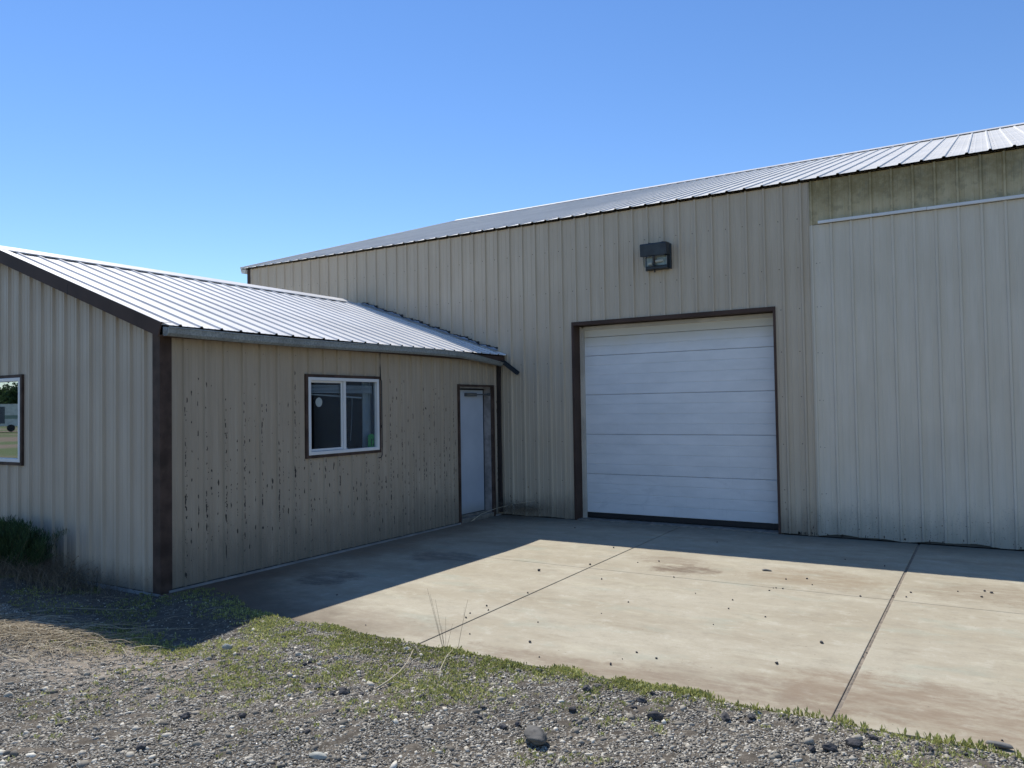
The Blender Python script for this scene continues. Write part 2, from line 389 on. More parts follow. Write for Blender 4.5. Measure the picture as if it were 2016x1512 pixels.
def screws(mb, O, U, V, N, us, vs, mi, r=.006, hh=.019, skip=None, jit=.006):
    O, U, V, N = map(Vector, (O, U, V, N))
    for v in vs:
        for u in us:
            if skip and skip(u, v): continue
            c = O+U*(u+random.uniform(-jit, jit))+V*(v+random.uniform(-jit, jit))+N*hh
            k = 6; ring = [c+(U*math.cos(2*math.pi*i/k)+V*math.sin(2*math.pi*i/k))*r for i in range(k)]
            top = c+N*.004
            for i in range(k): mb.face([ring[i], ring[(i+1) % k], top], mi)
def chips(mb, O, U, V, N, lst, mi):
    """small irregular bare spots: (u, v, w, h, off)"""
    O, U, V, N = map(Vector, (O, U, V, N))
    for (u, v, w, h, off) in lst:
        k = random.randint(6, 9); ph = random.random()*6; pts = []
        for i in range(k):
            a = 2*math.pi*i/k+ph; rr = random.uniform(.45, 1.1)
            pts.append(O+U*(u+w*.5*rr*math.cos(a))+V*(v+h*.5*rr*math.sin(a))+N*(off+.0008))
        # keep anticlockwise around N
        if (pts[1]-pts[0]).cross(pts[2]-pts[1]).dot(N) < 0: pts.reverse()
        mb.face(pts, mi)

# ================================================================== MAIN BUILDING
EZ, RY, RZ = 4.475, 7.25, 6.86
EY = -.075; SL = (RZ-EZ)/(RY-EY)
wh = root('warehouse', 'large tan ribbed metal warehouse with a pale low-pitched roof and one roll-up door', 'building', (0, 0, 0))
XL, XS, XR = -5.80, 4.70, 15.0
GX0, GX1, GZ = 1.345, 4.222, 2.885
PH = 2.750+.012
b = MB()
hole = [(GX0, GX1, -1, GZ)]
sheet(b, (0, 0, 0), (1, 0, 0), (0, 0, 1), (0, -1, 0), XL+.05, XS, lambda u: .012+.006*math.sin(u*9), lambda u: EZ-.02, PH, hole)
# liner wall behind
def wallbox(mb, x0, x1, y0, y1, z0, z1, holes, mi):
    xs = sorted({x0, x1, *[c for hh in holes for c in hh[:2]]})
    for a, c in zip(xs, xs[1:]):
        hs = [hh for hh in holes if hh[0] < (a+c)/2 < hh[1]]
        z = z0
        for hh in hs:
            if hh[2] > z: mb.box((a, y0, z), (c, y1, hh[2]), mi)
            z = hh[3]
        mb.box((a, y0, z), (c, y1, z1), mi)
wallbox(b, XL+.05, XR, .06, .16, 0, EZ-.05, hole, 1)
sc_us = [PH+k*PER-.05 for k in range(-38, 9) if XL+.2 < PH+k*PER-.05 < XS]
rows = [.57, 1.15, 1.75, 2.32, 2.86, 3.38, 4.0]
screws(b, (0, 0, 0), (1, 0, 0), (0, 0, 1), (0, -1, 0), sc_us, rows, 2, .0075, 0, lambda u, v: (GX0-.06 < u < GX1+.06 and v < GZ+.05) or (u < .1 and v < 2.4))
ch = []
for i in range(60):
    u = PH+random.choice([-12, -11, -10, -9, 7, 8])*PER+random.uniform(-.06, .06); ch.append((u, abs(random.gauss(0, .25))+.03, random.uniform(.006, .014), random.uniform(.01, .05), .0))
ch = [c for c in ch if not (GX0-.05 < c[0] < GX1+.05) and c[0] > .1 and c[0] < XS-.02]
for i in range(26): ch.append((random.uniform(4.45, 4.68), .03, .012, random.uniform(.02, .07), .0))
chips(b, (0, 0, 0), (1, 0, 0), (0, 0, 1), (0, -1, 0), [(a, v, w, h, .0008) for a, v, w, h, _ in ch], 3)
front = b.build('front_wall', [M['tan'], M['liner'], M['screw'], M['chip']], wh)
b = MB()
for (xa, xb, ya, yb) in [(XL, XL+.12, .0, 14.4), (XR-.12, XR, .165, 14.4)]: b.box((xa, ya+.17, 0), (xb, yb, EZ-.02))
# gable triangles
for xa in (XL, XR-.12):
    b.prism([(xa, .17, EZ-.02), (xa, 14.4, EZ-.02), (xa, RY, RZ-.06)], (0, 0, 0), (.12, 0, 0))
b.box((XL+.12, 14.28, 0), (XR-.12, 14.4, EZ-.02))
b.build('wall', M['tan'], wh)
# pale right-hand sheet infill + stained panel above it
PH2 = 4.947
b = MB()
ZS = 3.895
sheet(b, (0, -.012, 0), (1, 0, 0), (0, 0, 1), (0, -1, 0), XS+.012, XR, lambda u: .028+.012*math.sin(u*5.3)+.008*math.sin(u*13), lambda u: ZS, PH2, nv=5, h=.018, minor=.0025)
us = [PH2+k*PER for k in range(-1, 46)]
screws(b, (0, -.012, 0), (1, 0, 0), (0, 0, 1), (0, -1, 0), [u+.008 for u in us if u < 12], [.54, 1.115, 1.70, 2.285, 2.868, 3.41], 1, .0085, .0)
screws(b, (0, -.012, 0), (1, 0, 0), (0, 0, 1), (0, -1, 0), [4.76, 4.80], [.54, 1.115, 1.70, 2.285, 2.868, 3.41], 1, .006, .001)
cl = [(random.uniform(4.8, 8), .03+abs(random.gauss(0, .02)), random.uniform(.01, .03), random.uniform(.015, .06), .0006) for _ in range(34)]
cl += [(PH2+k*PER-.02+random.uniform(-.02, .02), random.uniform(.04, .3), .012, random.uniform(.01, .03), .0006) for k in range(0, 10) for _ in range(2)]
chips(b, (0, -.012, 0), (1, 0, 0), (0, 0, 1), (0, -1, 0), cl, 2)
b.face([(XS-.006, -.0001, .03), (XS-.006, -.016, .03), (XS-.006, -.016, ZS), (XS-.006, -.0001, ZS)], 0); b.face([(XS-.006, -.016, .03), (XS+.030, -.016, .03), (XS+.030, -.016, ZS), (XS-.006, -.016, ZS)], 0)
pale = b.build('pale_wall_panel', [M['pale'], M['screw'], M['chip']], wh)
b = MB()
sheet(b, (0, -.006, 0), (1, 0, 0), (0, 0, 1), (0, -1, 0), XS+.012, XR, lambda u: ZS+.006, lambda u: EZ-.02, PH2)
b.face([(XS-.006, -.011, ZS+.004), (XS+.030, -.011, ZS+.004), (XS+.030, -.011, EZ-.03), (XS-.006, -.011, EZ-.03)], 0)
b.build('stained_wall_panel', M['algae'], wh)
b = MB(); b.box((XS+.10, -.060, ZS+.004), (6.0, -.034, ZS+.040)); b.box((6.003, -.061, ZS+.002), (XR, -.035, ZS+.038)); rail = b.build('rail', M['white'], wh); bevel(rail, .004)
# roof
b = MB()
L = math.hypot(RY-EY, RZ-EZ); Vd = Vector((0, RY-EY, RZ-EZ))/L; Nd = Vector((0, -(RZ-EZ), RY-EY))/L
sheet(b, (0, EY, EZ), (1, 0, 0), Vd, Nd, XL-.10, XR+.1, lambda u: 0, lambda u: L, PH, thick=.003, h=.016, minor=.0012)
Vb = Vector((0, -(RY-EY), RZ-EZ))/L; Nb = Vector((0, (RZ-EZ), RY-EY))/L
b.face([(XL-.1, RY, RZ), (XR+.1, RY, RZ), (XR+.1, 2*RY-EY, EZ), (XL-.1, 2*RY-EY, EZ)])
b.face([(XL-.1, RY, RZ-.03), (XR+.1, RY, RZ-.03), (XR+.1, EY+.03, EZ-.018), (XL-.1, EY+.03, EZ-.018)], 1)
# lap seams every 4th rib and roof screws
usr = [PH+k*PER for k in range(-37, 53)]
screws(b, (0, EY, EZ), (1, 0, 0), Vd, Nd, [u+.045 for u in usr], [.25+.62*i for i in range(13)], 2, .006, .001)
roof = b.build('roof', [M['roof_main'], M['tan'], M['screw']], wh)
b = MB()
for s_, V_, N_ in ((1, Vd, Nd), (-1, Vb, Nb)):
    R0 = Vector((0, RY, RZ))
    p = [R0+N_*.030+Vector((0, 0, .012)), R0-V_*.17+N_*.026, R0-V_*.175+N_*.018, R0-V_*.16+N_*.022, R0+N_*.024]
    b.prism([q for q in p], (XL-.12, 0, 0), (XR+.12, 0, 0))
b.build('ridge_cap', M['roof'], wh)
b = MB()   # gable rake trim, far end visible against the sky
for xa, xb in ((XL-.125, XL-.095), (XR+.1, XR+.13)):
    b = MB(); e0 = Vector((0, EY-.015, EZ)); q = [e0+Nd*.03, e0-Nd*.10, Vector((0, RY, RZ-.10)), Vector((0, 2*RY-EY, EZ-.1)), Vector((0, 2*RY-EY, EZ+.03)), Vector((0, RY, RZ+.03))]
    b.prism(q, (xa, 0, 0), (xb, 0, 0)); b.build('rake_trim', M['roof_main'], wh)
b = MB(); b.box((XL-.005, -.024, 0), (XL+.085, .17, EZ-.03)); b.box((XL-.09, EY-.0, EZ-.095), (XL+.0, .165, EZ-.025), 1)
b.build('corner_trim', [M['brown'], M['roof_main']], wh)
# roll-up door
gd = MB(); y = .205
cuts = [.095, .665, 1.250, 1.835, 2.415, 2.69, 3.0]
for a, c in zip(cuts, cuts[1:]):
    c = min(c, 2.845); n = max(1, round((c-a)/.146)); hh = (c-a)/n
    gd.box((GX0+.07, y, a+.0022), (GX1-.0, y+.04, c-.0022))
    for i in range(n):
        z0 = a+i*hh+.003; z1 = a+(i+1)*hh-.003
        # slightly crowned strip between pressed grooves
        gd.prism([(0, y-.0005, z0), (0, y-.004, z0+.004), (0, y-.004, z1-.004), (0, y-.0005, z1)], (GX0+.072, 0, 0), (GX1-.004, 0, 0))
gdo = gd.build('garage_door', M['gdoor'], wh)
b = MB(); b.box((GX0+.07, y-.004, .025), (GX1-.002, y+.03, .093)); nest(b.build('bottom_seal', M['black'], wh), gdo)
b = MB()
b.box((GX0+.004, y-.032, .0), (GX0+.036, y+.02, GZ-.03)); b.box((GX0+.037, y-.022, .0), (GX0+.069, y+.0, GZ-.05))
b.box((GX0+.07, y-.024, 2.80), (GX1-.004, y+.0, GZ-.03))
nest(bevel(b.build('stop_molding', mat_flat('yellowed_stop', (.50, .46, .40), .5, 0, .15, 3), wh), .003), gdo)
b = MB()   # brown frame: faces on the wall + reveals
b.box((GX0-.030, -.026, .0), (GX0+.003, .23, GZ+.028)); b.box((GX1-.001, -.026, .0), (GX1+.026, .23, GZ+.028)); b.box((GX0+.0035, -.026, GZ-.022), (GX1-.0015, .23, GZ+.028))
nest(b.build('frame', M['brown'], wh), gdo)
b = MB(); b.box((GX0-.03, .0, -.02), (GX1+.03, .6, .012)); nest(b.build('sill', M['sill'], wh), gdo)
# inside: floor and dark
b = MB(); b.box((XL+.12, .62, -.02), (XR-.12, 14.2, .0)); b.build('floor', M['liner'], wh)

# ================================================================== ANNEX
AX, AYF = 0.0, -5.83        # side wall plane x=0, gable wall plane y=AYF
EX, AEZ = .17, 2.478; RX, RZA = -2.9, 3.545; SA = (RZA-AEZ)/(EX-RX); YF = -5.935
ax = root('annex', 'low tan ribbed metal annex with a bright white gabled roof, small window and side door', 'building', (0, AYF, 0))
WY0, WY1, WZ0, WZ1 = -4.02, -2.825, 1.165, 2.052
DY0, DY1, DZ1 = -1.075, -.20, 1.985
b = MB()
holes = [(WY0, WY1, WZ0, WZ1), (DY0, DY1, -1, DZ1)]
topz = AEZ-.03
sheet(b, (0, 0, 0), (0, 1, 0), (0, 0, 1), (1, 0, 0), AYF+.09, -.03, lambda u: .025, lambda u: topz, -4.9, holes, nv=2)
def ybox(mb, y0, y1, x0, x1, z0, z1, holes, mi):
    ys = sorted({y0, y1, *[c for hh in holes for c in hh[:2]]})
    for a, c in zip(ys, ys[1:]):
        hs = [hh for hh in holes if hh[0] < (a+c)/2 < hh[1]]; z = z0
        for hh in hs:
            if hh[2] > z: mb.box((x0, a, z), (x1, c, hh[2]), mi)
            z = hh[3]
        mb.box((x0, a, z), (x1, c, z1), mi)
ybox(b, AYF+.125, -.03, -.12, -.02, 0, topz-.02, holes, 1)
# chipped paint spots run in columns on the ribs
ph = -4.9; cl = []; sc = []; big = []
for k in range(-4, 22):
    cy = ph+k*PER
    if not AYF+.1 < cy < -.05: continue
    dens = random.choice([.6, .8, 1, 1.15])
    for off, hgt, wgt in ((0, .025, 1.0), (PER/3, .004, .3), (2*PER/3, .004, .35), (.03, .0, .45)):
        n = int(32*dens*wgt)
        for _ in range(n):
            z = random.triangular(.04, 2.15, .8)
            q = random.random()
            w, h = (random.uniform(.007, .014), random.uniform(.012, .034)) if q < .65 else (random.uniform(.013, .022), random.uniform(.03, .075))
            u = cy+off+random.gauss(0, .004)
            for (sp_y0, sp_y1, sz0, sz1) in ((WY0-.05, WY1+.05, WZ0-.05, WZ1+.05), (DY0-.05, DY1+.05, -1, DZ1+.05)):
                if sp_y0 < u < sp_y1 and sz0 < z < sz1: break
            else:
                if u < -.06: cl.append((u, z, min(w, .016) if off == 0 else w, h, hgt))
for (u, z, w, h) in [(-4.30, 1.0, .02, .06), (-3.42, 1.03, .012, .06), (-2.55, 2.02, .016, .04), (-1.98, 1.93, .014, .06), (-5.25, .55, .02, .10), (-5.28, .72, .02, .08), (-4.75, .45, .03, .05),
                     (-3.1, .66, .02, .07), (-2.55, .55, .02, .09), (-5.02, .28, .018, .22), (-5.02, .62, .018, .12), (-4.2, .35, .02, .08)]:
    cl.append((round((u-ph)/PER)*PER+ph, z, w, h, .025))
chips(b, (0, 0, 0), (0, 1, 0), (0, 0, 1), (1, 0, 0), cl, 2)
screws(b, (0, 0, 0), (0, 1, 0), (0, 0, 1), (1, 0, 0), [ph+k*PER+.04 for k in range(-3, 21)], [.55, 1.12, 2.28], 3, .005, .0, lambda u, v: (WY0-.1 < u < WY1+.1 and WZ0-.1 < v < WZ1+.1) or (DY0-.1 < u < DY1+.1) or u > -.1)
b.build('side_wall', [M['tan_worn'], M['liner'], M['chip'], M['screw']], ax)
# gable wall
GXW0, GXW1 = -3.68, -2.455
b = MB()
rz = lambda x: (RZA+SA*0-(x-RX)*SA if x > RX else RZA+(x-RX)*SA)
sheet(b, (0, AYF, 0), (1, 0, 0), (0, 0, 1), (0, -1, 0), 2*RX+.05, -.085, lambda u: .0-.0, lambda u: rz(u)-.03, -.684, [(GXW0, GXW1, 1.155, 2.085)], nv=1)
gus = [-.684+k*PER-.035 for k in range(-22, 3)]
screws(b, (0, AYF, 0), (1, 0, 0), (0, 0, 1), (0, -1, 0), [u for u in gus if u < -.12], [.62, 1.2, 1.76, 2.32, 2.9], 1, .0065, 0, lambda u, v: v > rz(u)-.15 or (GXW0-.06 < u < GXW1+.06 and 1.1 < v < 2.15))
wallbox(b, 2*RX+.05, -.02, AYF+.02, AYF+.12, 0, AEZ-.06, [(GXW0, GXW1, 1.155, 2.085)], 2)
b.prism([(2*RX+.05, 0, AEZ-.06), (-.02, 0, AEZ-.06), (RX, 0, RZA-.05)], (0, AYF+.02, 0), (0, AYF+.12, 0), 2)
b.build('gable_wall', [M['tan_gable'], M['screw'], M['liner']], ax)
b = MB(); b.box((2*RX+.0, AYF+.125, 0), (2*RX+.1, -.03, AEZ-.03)); b.build('back_wall', M['tan_gable'], ax)
# corner trim
b = MB(); b.prism([(-.088, AYF-.026, 0), (.028, AYF-.026, 0), (.028, AYF+.098, 0), (.002, AYF+.098, 0), (.002, AYF-.002, 0), (-.088, AYF-.002, 0)], (0, 0, -.01), (0, 0, AEZ-.04)); bevel(b.build('corner_trim', M['brown_rust'], ax), .003)
b = MB(); b.box((-.03, -.028, .0), (.028, -.004, topz)); b.build('inner_corner_trim', M['tan'], ax)
b = MB(); b.box((-1.6, AYF-.034, -.03), (.03, AYF-.027, .004)); b.box((.0285, AYF+.06, -.01), (.040, DY0-.03, .022)); b.box((.0285, DY1+.03, -.01), (.038, -.03, .022))
b.build('base_flashing', mat_flat('pale_base_flashing', (.30, .30, .30), .5, .2, .2), ax)
# roof
b = MB(); LA = math.hypot(EX-RX, RZA-AEZ); Va = Vector((RX-EX, 0, RZA-AEZ))/LA; Na = Vector((RZA-AEZ, 0, EX-RX))/LA
PHR = -5.74
sheet(b, (EX, 0, AEZ), (0, 1, 0), Va, Na, YF, -.012, lambda u: 0, lambda u: LA, PHR, thick=.003, h=.016, minor=.0012)
xb0 = 2*RX-EX
b.face([(RX, YF, RZA), (RX, -.012, RZA), (xb0, -.012, AEZ), (xb0, YF, AEZ)])
b.face([(EX-.02, YF, AEZ-.02), (EX-.02, -.012, AEZ-.02), (RX, -.012, RZA-.03), (RX, YF, RZA-.03)], 1)
screws(b, (EX, 0, AEZ), (0, 1, 0), Va, Na, [PHR+k*PER+.045 for k in range(0, 25)], [.12, .75, 1.4, 2.05, 2.7], 2, .005, .001)
b.build('roof', [M['roof'], M['brown'], M['screw']], ax)
b = MB()
Vb2 = Vector((-(RX-EX), 0, RZA-AEZ))/LA; Nb2 = Vector((-(RZA-AEZ), 0, EX-RX))/LA
for V_, N_ in ((Va, Na), (Vb2, Nb2)):
    R0 = Vector((RX, 0, RZA)); p = [R0+N_*.030+Vector((0, 0, .014)), R0-V_*.15+N_*.027, R0-V_*.156+N_*.017, R0-V_*.14+N_*.0225, R0+N_*.0235]
    b.prism(p, (0, YF-.01, 0), (0, -.36, 0))
b.build('ridge_cap', M['roof'], ax)
b = MB()   # rake: brown fascia with a light top flange
E0 = Vector((EX+.01, 0, AEZ)); R0 = Vector((RX, 0, RZA)); B0 = Vector((xb0, 0, AEZ))
for (P0, P1, N_) in ((E0, R0, Na), (R0, B0, Nb2)):
    b.prism([P0+N_*.018, P0-N_*.115, P1-N_*.115, P1+N_*.018], (0, YF-.018, 0), (0, YF-.004, 0))
    b.prism([P0-N_*.100, P0-N_*.115, P1-N_*.115, P1-N_*.100], (0, YF-.0039, 0), (0, AYF-.02, 0))
b.box((-1.352, YF-.0195, 2.88), (-1.346, YF-.0182, 2.99), 1)
b.build('rake_trim', [M['brown'], M['black']], ax)
b = MB()
for (P0, P1, N_) in ((E0, R0, Na), (R0, B0, Nb2)):
    b.prism([P0+N_*.0185, P0+N_*.0225, P1+N_*.0225, P1+N_*.0185], (0, YF-.019, 0), (0, YF+.085, 0))
b.build('rake_flange', mat_flat('cream_flange', (.58, .54, .50), .45, 0, .06), ax)
b = MB(); b.box((EX-.035, AYF-.02, AEZ-.095), (EX-.02, -.04, AEZ-.022)); b.box((.03, AYF-.02, AEZ-.10), (EX-.036, -.04, AEZ-.094))
b.build('eave_fascia', M['brown'], ax)
# wall flashing where the roof meets the warehouse (wavy dark edge)
b = MB(); prev = None; n = 40
for i in range(n+1):
    x = .02+(RX+.1-.02)*i/n; zz = AEZ+(EX-x)*SA
    lift = .030+.010*math.sin(i*.9)+.012*math.sin(i*2.3)+random.uniform(-.004, .004); out = .02+.010*math.sin(i*1.3+1)
    cur = (Vector((x, -.030, zz+lift+.018)), Vector((x, -.030-out*.6, zz+lift)), Vector((x, -.05-out, zz+.026)))
    if prev:
        for j in range(2): b.face([prev[j], cur[j], cur[j+1], prev[j+1]], 0)
        b.face([prev[0]+Vector((0, .004, 0.006)), cur[0]+Vector((0, .004, .006)), cur[0], prev[0]], 1)
        b.box(tuple(cur[0]+Vector((0, -.006, -.004))), tuple(prev[0]+Vector((0, .006, .007))), 1)
    prev = cur
b.build('wall_flashing', [mat_flat('blue_grey_flashing', (.33, .36, .40), .4, .3, .15), M['black']], ax)
# gutter
def gut_prof(y, sag, tilt, xo=0.):
    base = [(.0, .0), (.0, -.076), (.012, -.084), (.060, -.084), (.082, -.060), (.088, -.014), (.098, -.012), (.098, .0), (.092, .0), (.092, -.006), (.083, -.008), (.077, -.056), (.057, -.079), (.014, -.079), (.005, -.073), (.005, .0)]
    c, s_ = math.cos(tilt), math.sin(tilt); return [Vector((EX-.010+xo+c*px+s_*pz*-1*-1, y, AEZ-.018-sag+c*pz-s_*px*1.0)) for px, pz in base]
b = MB(); ys = [YF+.02, -5.2, -4.4, -3.6, -2.8, -2.2, -1.7, -1.3, -1.0, -.7, -.45, -.25, -.13]
prev = None
for y in ys:
    q = max(0, (y+1.5)/1.4); sag = .012*math.sin((y+6)*1.1)+.055*q**1.5; tilt = .02+.55*q**1.3
    cur = gut_prof(y, sag, tilt, -.035*q)
    if prev:
        k = len(cur)
        for j in range(k): b.face([prev[j], prev[(j+1) % k], cur[(j+1) % k], cur[j]])
    else: b.face(cur)
    prev = cur
b.face(list(reversed(prev)))
for y in (-5.55, -4.55, -3.4, -2.75, -2.38, -1.62, -.9):    # seams: slip joints
    q = max(0, (y+1.5)/1.4); sag = .012*math.sin((y+6)*1.1)+.055*q**1.5; tilt = .02+.55*q**1.3
    A = gut_prof(y-.012, sag, tilt, -.035*q); B = gut_prof(y+.012, sag, tilt, -.035*q)
    for j in range(1, 6):
        o_ = Vector((.003, 0, -.002)); b.face([A[j]+o_, A[j+1]+o_, B[j+1]+o_, B[j]+o_]); b.face([A[j], A[j+1], A[j+1]+o_, A[j]+o_]); b.face([B[j]+o_, B[j+1]+o_, B[j+1], B[j]])
gut = b.build('gutter', M['galv'], ax)
b = MB()
for y in (-5.3, -4.6, -3.9, -3.2, -2.5, -1.9): b = MB(); b.box((EX-.012, y, AEZ-.030), (EX+.085, y+.018, AEZ-.026)); nest(b.build('gutter_strap', M['galv'], ax), gut)
# detached spout piece poking out past the roof corner
b = MB(); P0 = Vector((.15, -.12, 2.385)); P1 = Vector((.42, -.10, 2.185)); d = (P1-P0).normalized(); sd_ = Vector((0, 1, 0)); up = sd_.cross(d)*-1
if up.z < 0: up = -up
for (a0, a1, c0, c1) in ((-.035, .035, -.022, -.018), (-.035, -.031, -.018, .022), (.031, .035, -.018, .030)):
    b.prism([P0+sd_*a0+up*c0, P0+sd_*a1+up*c0, P0+sd_*a1+up*c1, P0+sd_*a0+up*c1], (0, 0, 0), P1-P0)
nest(b.build('broken_spout', M['bronze'], ax), gut)
b = MB()
path = [(.065, -.075, 2.36), (.060, -.075, 2.2), (.055, -.075, 1.3), (.062, -.078, .95), (.058, -.075, .5), (.062, -.078, .05)]
for p, q in zip(path, path[1:]):
    p, q = Vector(p), Vector(q); b.prism([p+Vector(v) for v in ((-.028, -.02, 0), (.028, -.02, 0), (.028, .02, 0), (-.028, .02, 0))], (0, 0, 0), q-p)
b.build('downspout', mat_flat('dark_downspout', (.028, .022, .022), .5, 0, .3, 6), ax)
b = MB()
# ---- windows
def window(parent, O, U, N, w, h, slider, glass, name_label):
    """O lower-left outer corner, U to the right, N outward"""
    O, U, N = Vector(O), Vector(U), Vector(N); Z = Vector((0, 0, 1))
    Mx = Matrix(((U.x, N.x, 0, O.x), (U.y, N.y, 0, O.y), (0, 0, 1, O.z), (0, 0, 0, 1)))
    B = lambda mb, a, c, mi=0: mb.box(a, c, mi, Mx)
    def ring(mb, x0, x1, z0, z1, t_, y0, y1, tb=None):
        tb = tb or t_
        B(mb, (x0, y0, z0), (x0+t_, y1, z1)); B(mb, (x1-t_, y0, z0), (x1, y1, z1)); B(mb, (x0+t_, y0, z0), (x1-t_, y1, z0+tb)); B(mb, (x0+t_, y0, z1-t_), (x1-t_, y1, z1))
    mb = MB(); ring(mb, -.03, w+.03, -.035, h+.032, .032, -.02, .028); win = mb.build('window', M['brown_rust'], parent)
    if name_label: win['label'] = name_label
    mb = MB(); ring(mb, .004, w-.004, .0, h-.002, .038, -.03, .032); fr = nest(bevel(mb.build('frame', M['white'], parent), .003), win)
    mid = w*.5
    mb = MB()
    if slider: B(mb, (mid-.018, -.028, .037), (mid+.022, .014, h-.039))
    else: B(mb, (w*.30, -.028, .033), (w*.30+.04, .014, h-.035))
    nest(bevel(mb.build('mullion', M['white'], parent), .003), win)
    if slider:
        mb = MB(); ring(mb, .038, mid-.020, .040, h-.040, .022, -.022, -.004, .026); nest(bevel(mb.build('sash', M['white'], parent), .002), win)
    mb = MB(); B(mb, (.06, -.016, .06), (mid-.04, -.012, h-.06)); nest(mb.build('pane', glass, parent), win)
    mb = MB(); B(mb, (mid+.0225 if slider else w*.30+.041, -.010, .033), (w-.037, -.006, h-.035)); nest(mb.build('pane', glass, parent), win)
    return win, Mx
win1, Mx = window(ax, (0, WY0, WZ0), (0, 1, 0), (1, 0, 0), WY1-WY0, WZ1-WZ0, True, M['glass'], 'white sliding window with a pale disc')
k = 28; mb = MB(); cx, cz, rr = .20, .60, .052
fr_ = [Mx@Vector((cx+rr*math.cos(2*math.pi*i/k), -.0115, cz+rr*1.05*math.sin(2*math.pi*i/k))) for i in range(k)]
mb.prism(fr_, (0, 0, 0), (.002, 0, 0)); nest(mb.build('pane_disc', M['disc'], ax), win1)  # thin pale disc set on the left pane
mb = MB()    # raised blind: stack of slats + bottom rail, hanging a little crooked, with its cord
for i in range(6): mb.box((.05, -.085, .79-i*.016), (1.14, -.045, .800-i*.016), 0, Mx)
mb.prism([Mx@Vector(p) for p in ((.05, -.09, .69), (1.00, -.09, .645), (1.00, -.09, .662), (.05, -.09, .707))], (0, 0, 0), (-.03, 0, 0))
mb.tube([Mx@Vector(p) for p in ((.80, -.06, .66), (.79, -.06, .4), (.765, -.06, .13))], .0025, 5)
nest(mb.build('blind', M['curtain'], ax), win1)
mb = MB()
mb.box((1.055, -.135, -.02), (1.32, -.12, .86), 0, Mx); mb.box((1.16, -.118, -.02), (1.175, -.105, .86), 0, Mx)
nest(mb.build('inner_panel', M['curtain'], ax), win1)
mb = MB(); mb.box((.62, -.045, .035), (.68, -.02, .043), 0, Mx); mb.box((.64, -.043, .043), (.655, -.022, .06), 0, Mx); mb.box((.664, -.043, .043), (.672, -.022, .052), 0, Mx)
nest(mb.build('sash_lock', M['white'], ax), win1)
# green number card standing inside the right pane
card = MB(); u0, u1, z0, z1 = 1.045, 1.155, .036, .20
card.prism([Mx@Vector(p) for p in ((u0, -.030, z0), (u1, -.030, z0), (u1, -.030, z1-.015), (u0+.075, -.030, z1), (u0+.02, -.030, z1-.004), (u0, -.030, z1-.02))], (0, 0, 0), (-.003, 0, 0))
cr = root('number_card', 'small green card with dark digits standing in the right pane of the annex window', 'card', tuple(Mx@Vector((u0, -.03, z0))))
card.build('card', M['green'], cr)
def text_part(txt, size, Mt, mat, parent, name):
    cu = bpy.data.curves.new(name, 'FONT'); cu.body = txt; cu.size = size; cu.extrude = .0006; cu.offset = size*.025
    to = bpy.data.objects.new('tmp', cu); C.objects.link(to); dg = bpy.context.evaluated_depsgraph_get()
    me = bpy.data.meshes.new_from_object(to.evaluated_get(dg)); bpy.data.objects.remove(to)
    me.transform(Mt); me.transform(Matrix.Translation(-Vector(parent['_o']))); me.materials.clear(); me.materials.append(mat)
    o = bpy.data.objects.new(name, me); C.objects.link(o); o.parent = parent; return o
Mt = Mx@Matrix.Translation((u0+.034, -.028, z0+.02))@Matrix.Rotation(math.radians(90), 4, 'X')@Matrix.Diagonal((.8, 1, 1, 1))
text_part('12', .125, Mt, M['greenink'], cr, 'digits')
win2, Mx2 = window(ax, (GXW0, AYF, 1.155), (1, 0, 0), (0, -1, 0), GXW1-GXW0, .93, False, M['glass_coated'], 'white framed gable window reflecting the field')
# ---- side door
b = MB(); xr = -.150
b.box((xr-.045, DY0+.005, .09), (xr, DY1-.002, DZ1-.045))
pd = b.build('door', M['pdoor'], ax); bevel(pd, .002)
b = MB()    # brown outer trim
b.box((-.02, DY0-.032, .0), (.030, DY0-.0005, DZ1+.03)); b.box((-.02, DY1+.0005, .0), (.030, DY1+.036, DZ1+.03)); b.box((-.02, DY0, DZ1+.0005), (.030, DY1, DZ1+.03))
nest(b.build('trim', M['brown_rust'], ax), pd)
b = MB()    # white stained jamb
b.box((xr-.10, DY1-.003, .03), (-.0205, DY1+.02, DZ1)); b.box((xr-.10, DY0-.02, .03), (-.0205, DY0+.004, DZ1)); b.box((xr-.10, DY0+.004, DZ1-.022), (-.0205, DY1-.003, DZ1))
nest(b.build('jamb', M['jamb'], ax), pd)
b = MB(); b.box((xr+.001, DY1-.018, .06), (xr+.006, DY1-.0035, DZ1-.025)); b.box((xr+.001, DY0+.005, DZ1-.044), (xr+.006, DY1-.02, DZ1-.032)); nest(b.build('seal', M['black'], ax), pd)
b = MB(); b.box((-.24, DY0-.01, -.01), (.012, DY1+.01, .060)); b.box((-.2, DY0+.004, .060), (-.10, DY1-.003, .082)); nest(bevel(b.build('threshold', M['sill'], ax), .004), pd)
b = MB(); b.box((xr+.002, -.72, 1.845), (xr+.055, -.46, 1.895)); b.tube([(xr+.05, -.50, 1.872), (xr+.10, -.36, 1.872), (xr+.115, -.21, 1.872)], .011, 6); b.box((xr+.09, -.235, 1.85), (xr+.13, DY1-.004, 1.895))
b.box((xr+.056, -.66, 1.862), (xr+.058, -.50, 1.880), 1)
nest(bevel(b.build('closer', [M['closer'], M['greystone']], ax), .003), pd)
b = MB(); b.tube([(xr, -1.0, 1.0), (xr+.05, -1.0, 1.0)], .024, 12); b.tube([(xr+.05, -1.0, 1.0), (xr+.052, -.93, 1.0)], .010, 8); 
nest(b.build('handle', M['closer'], ax), pd)
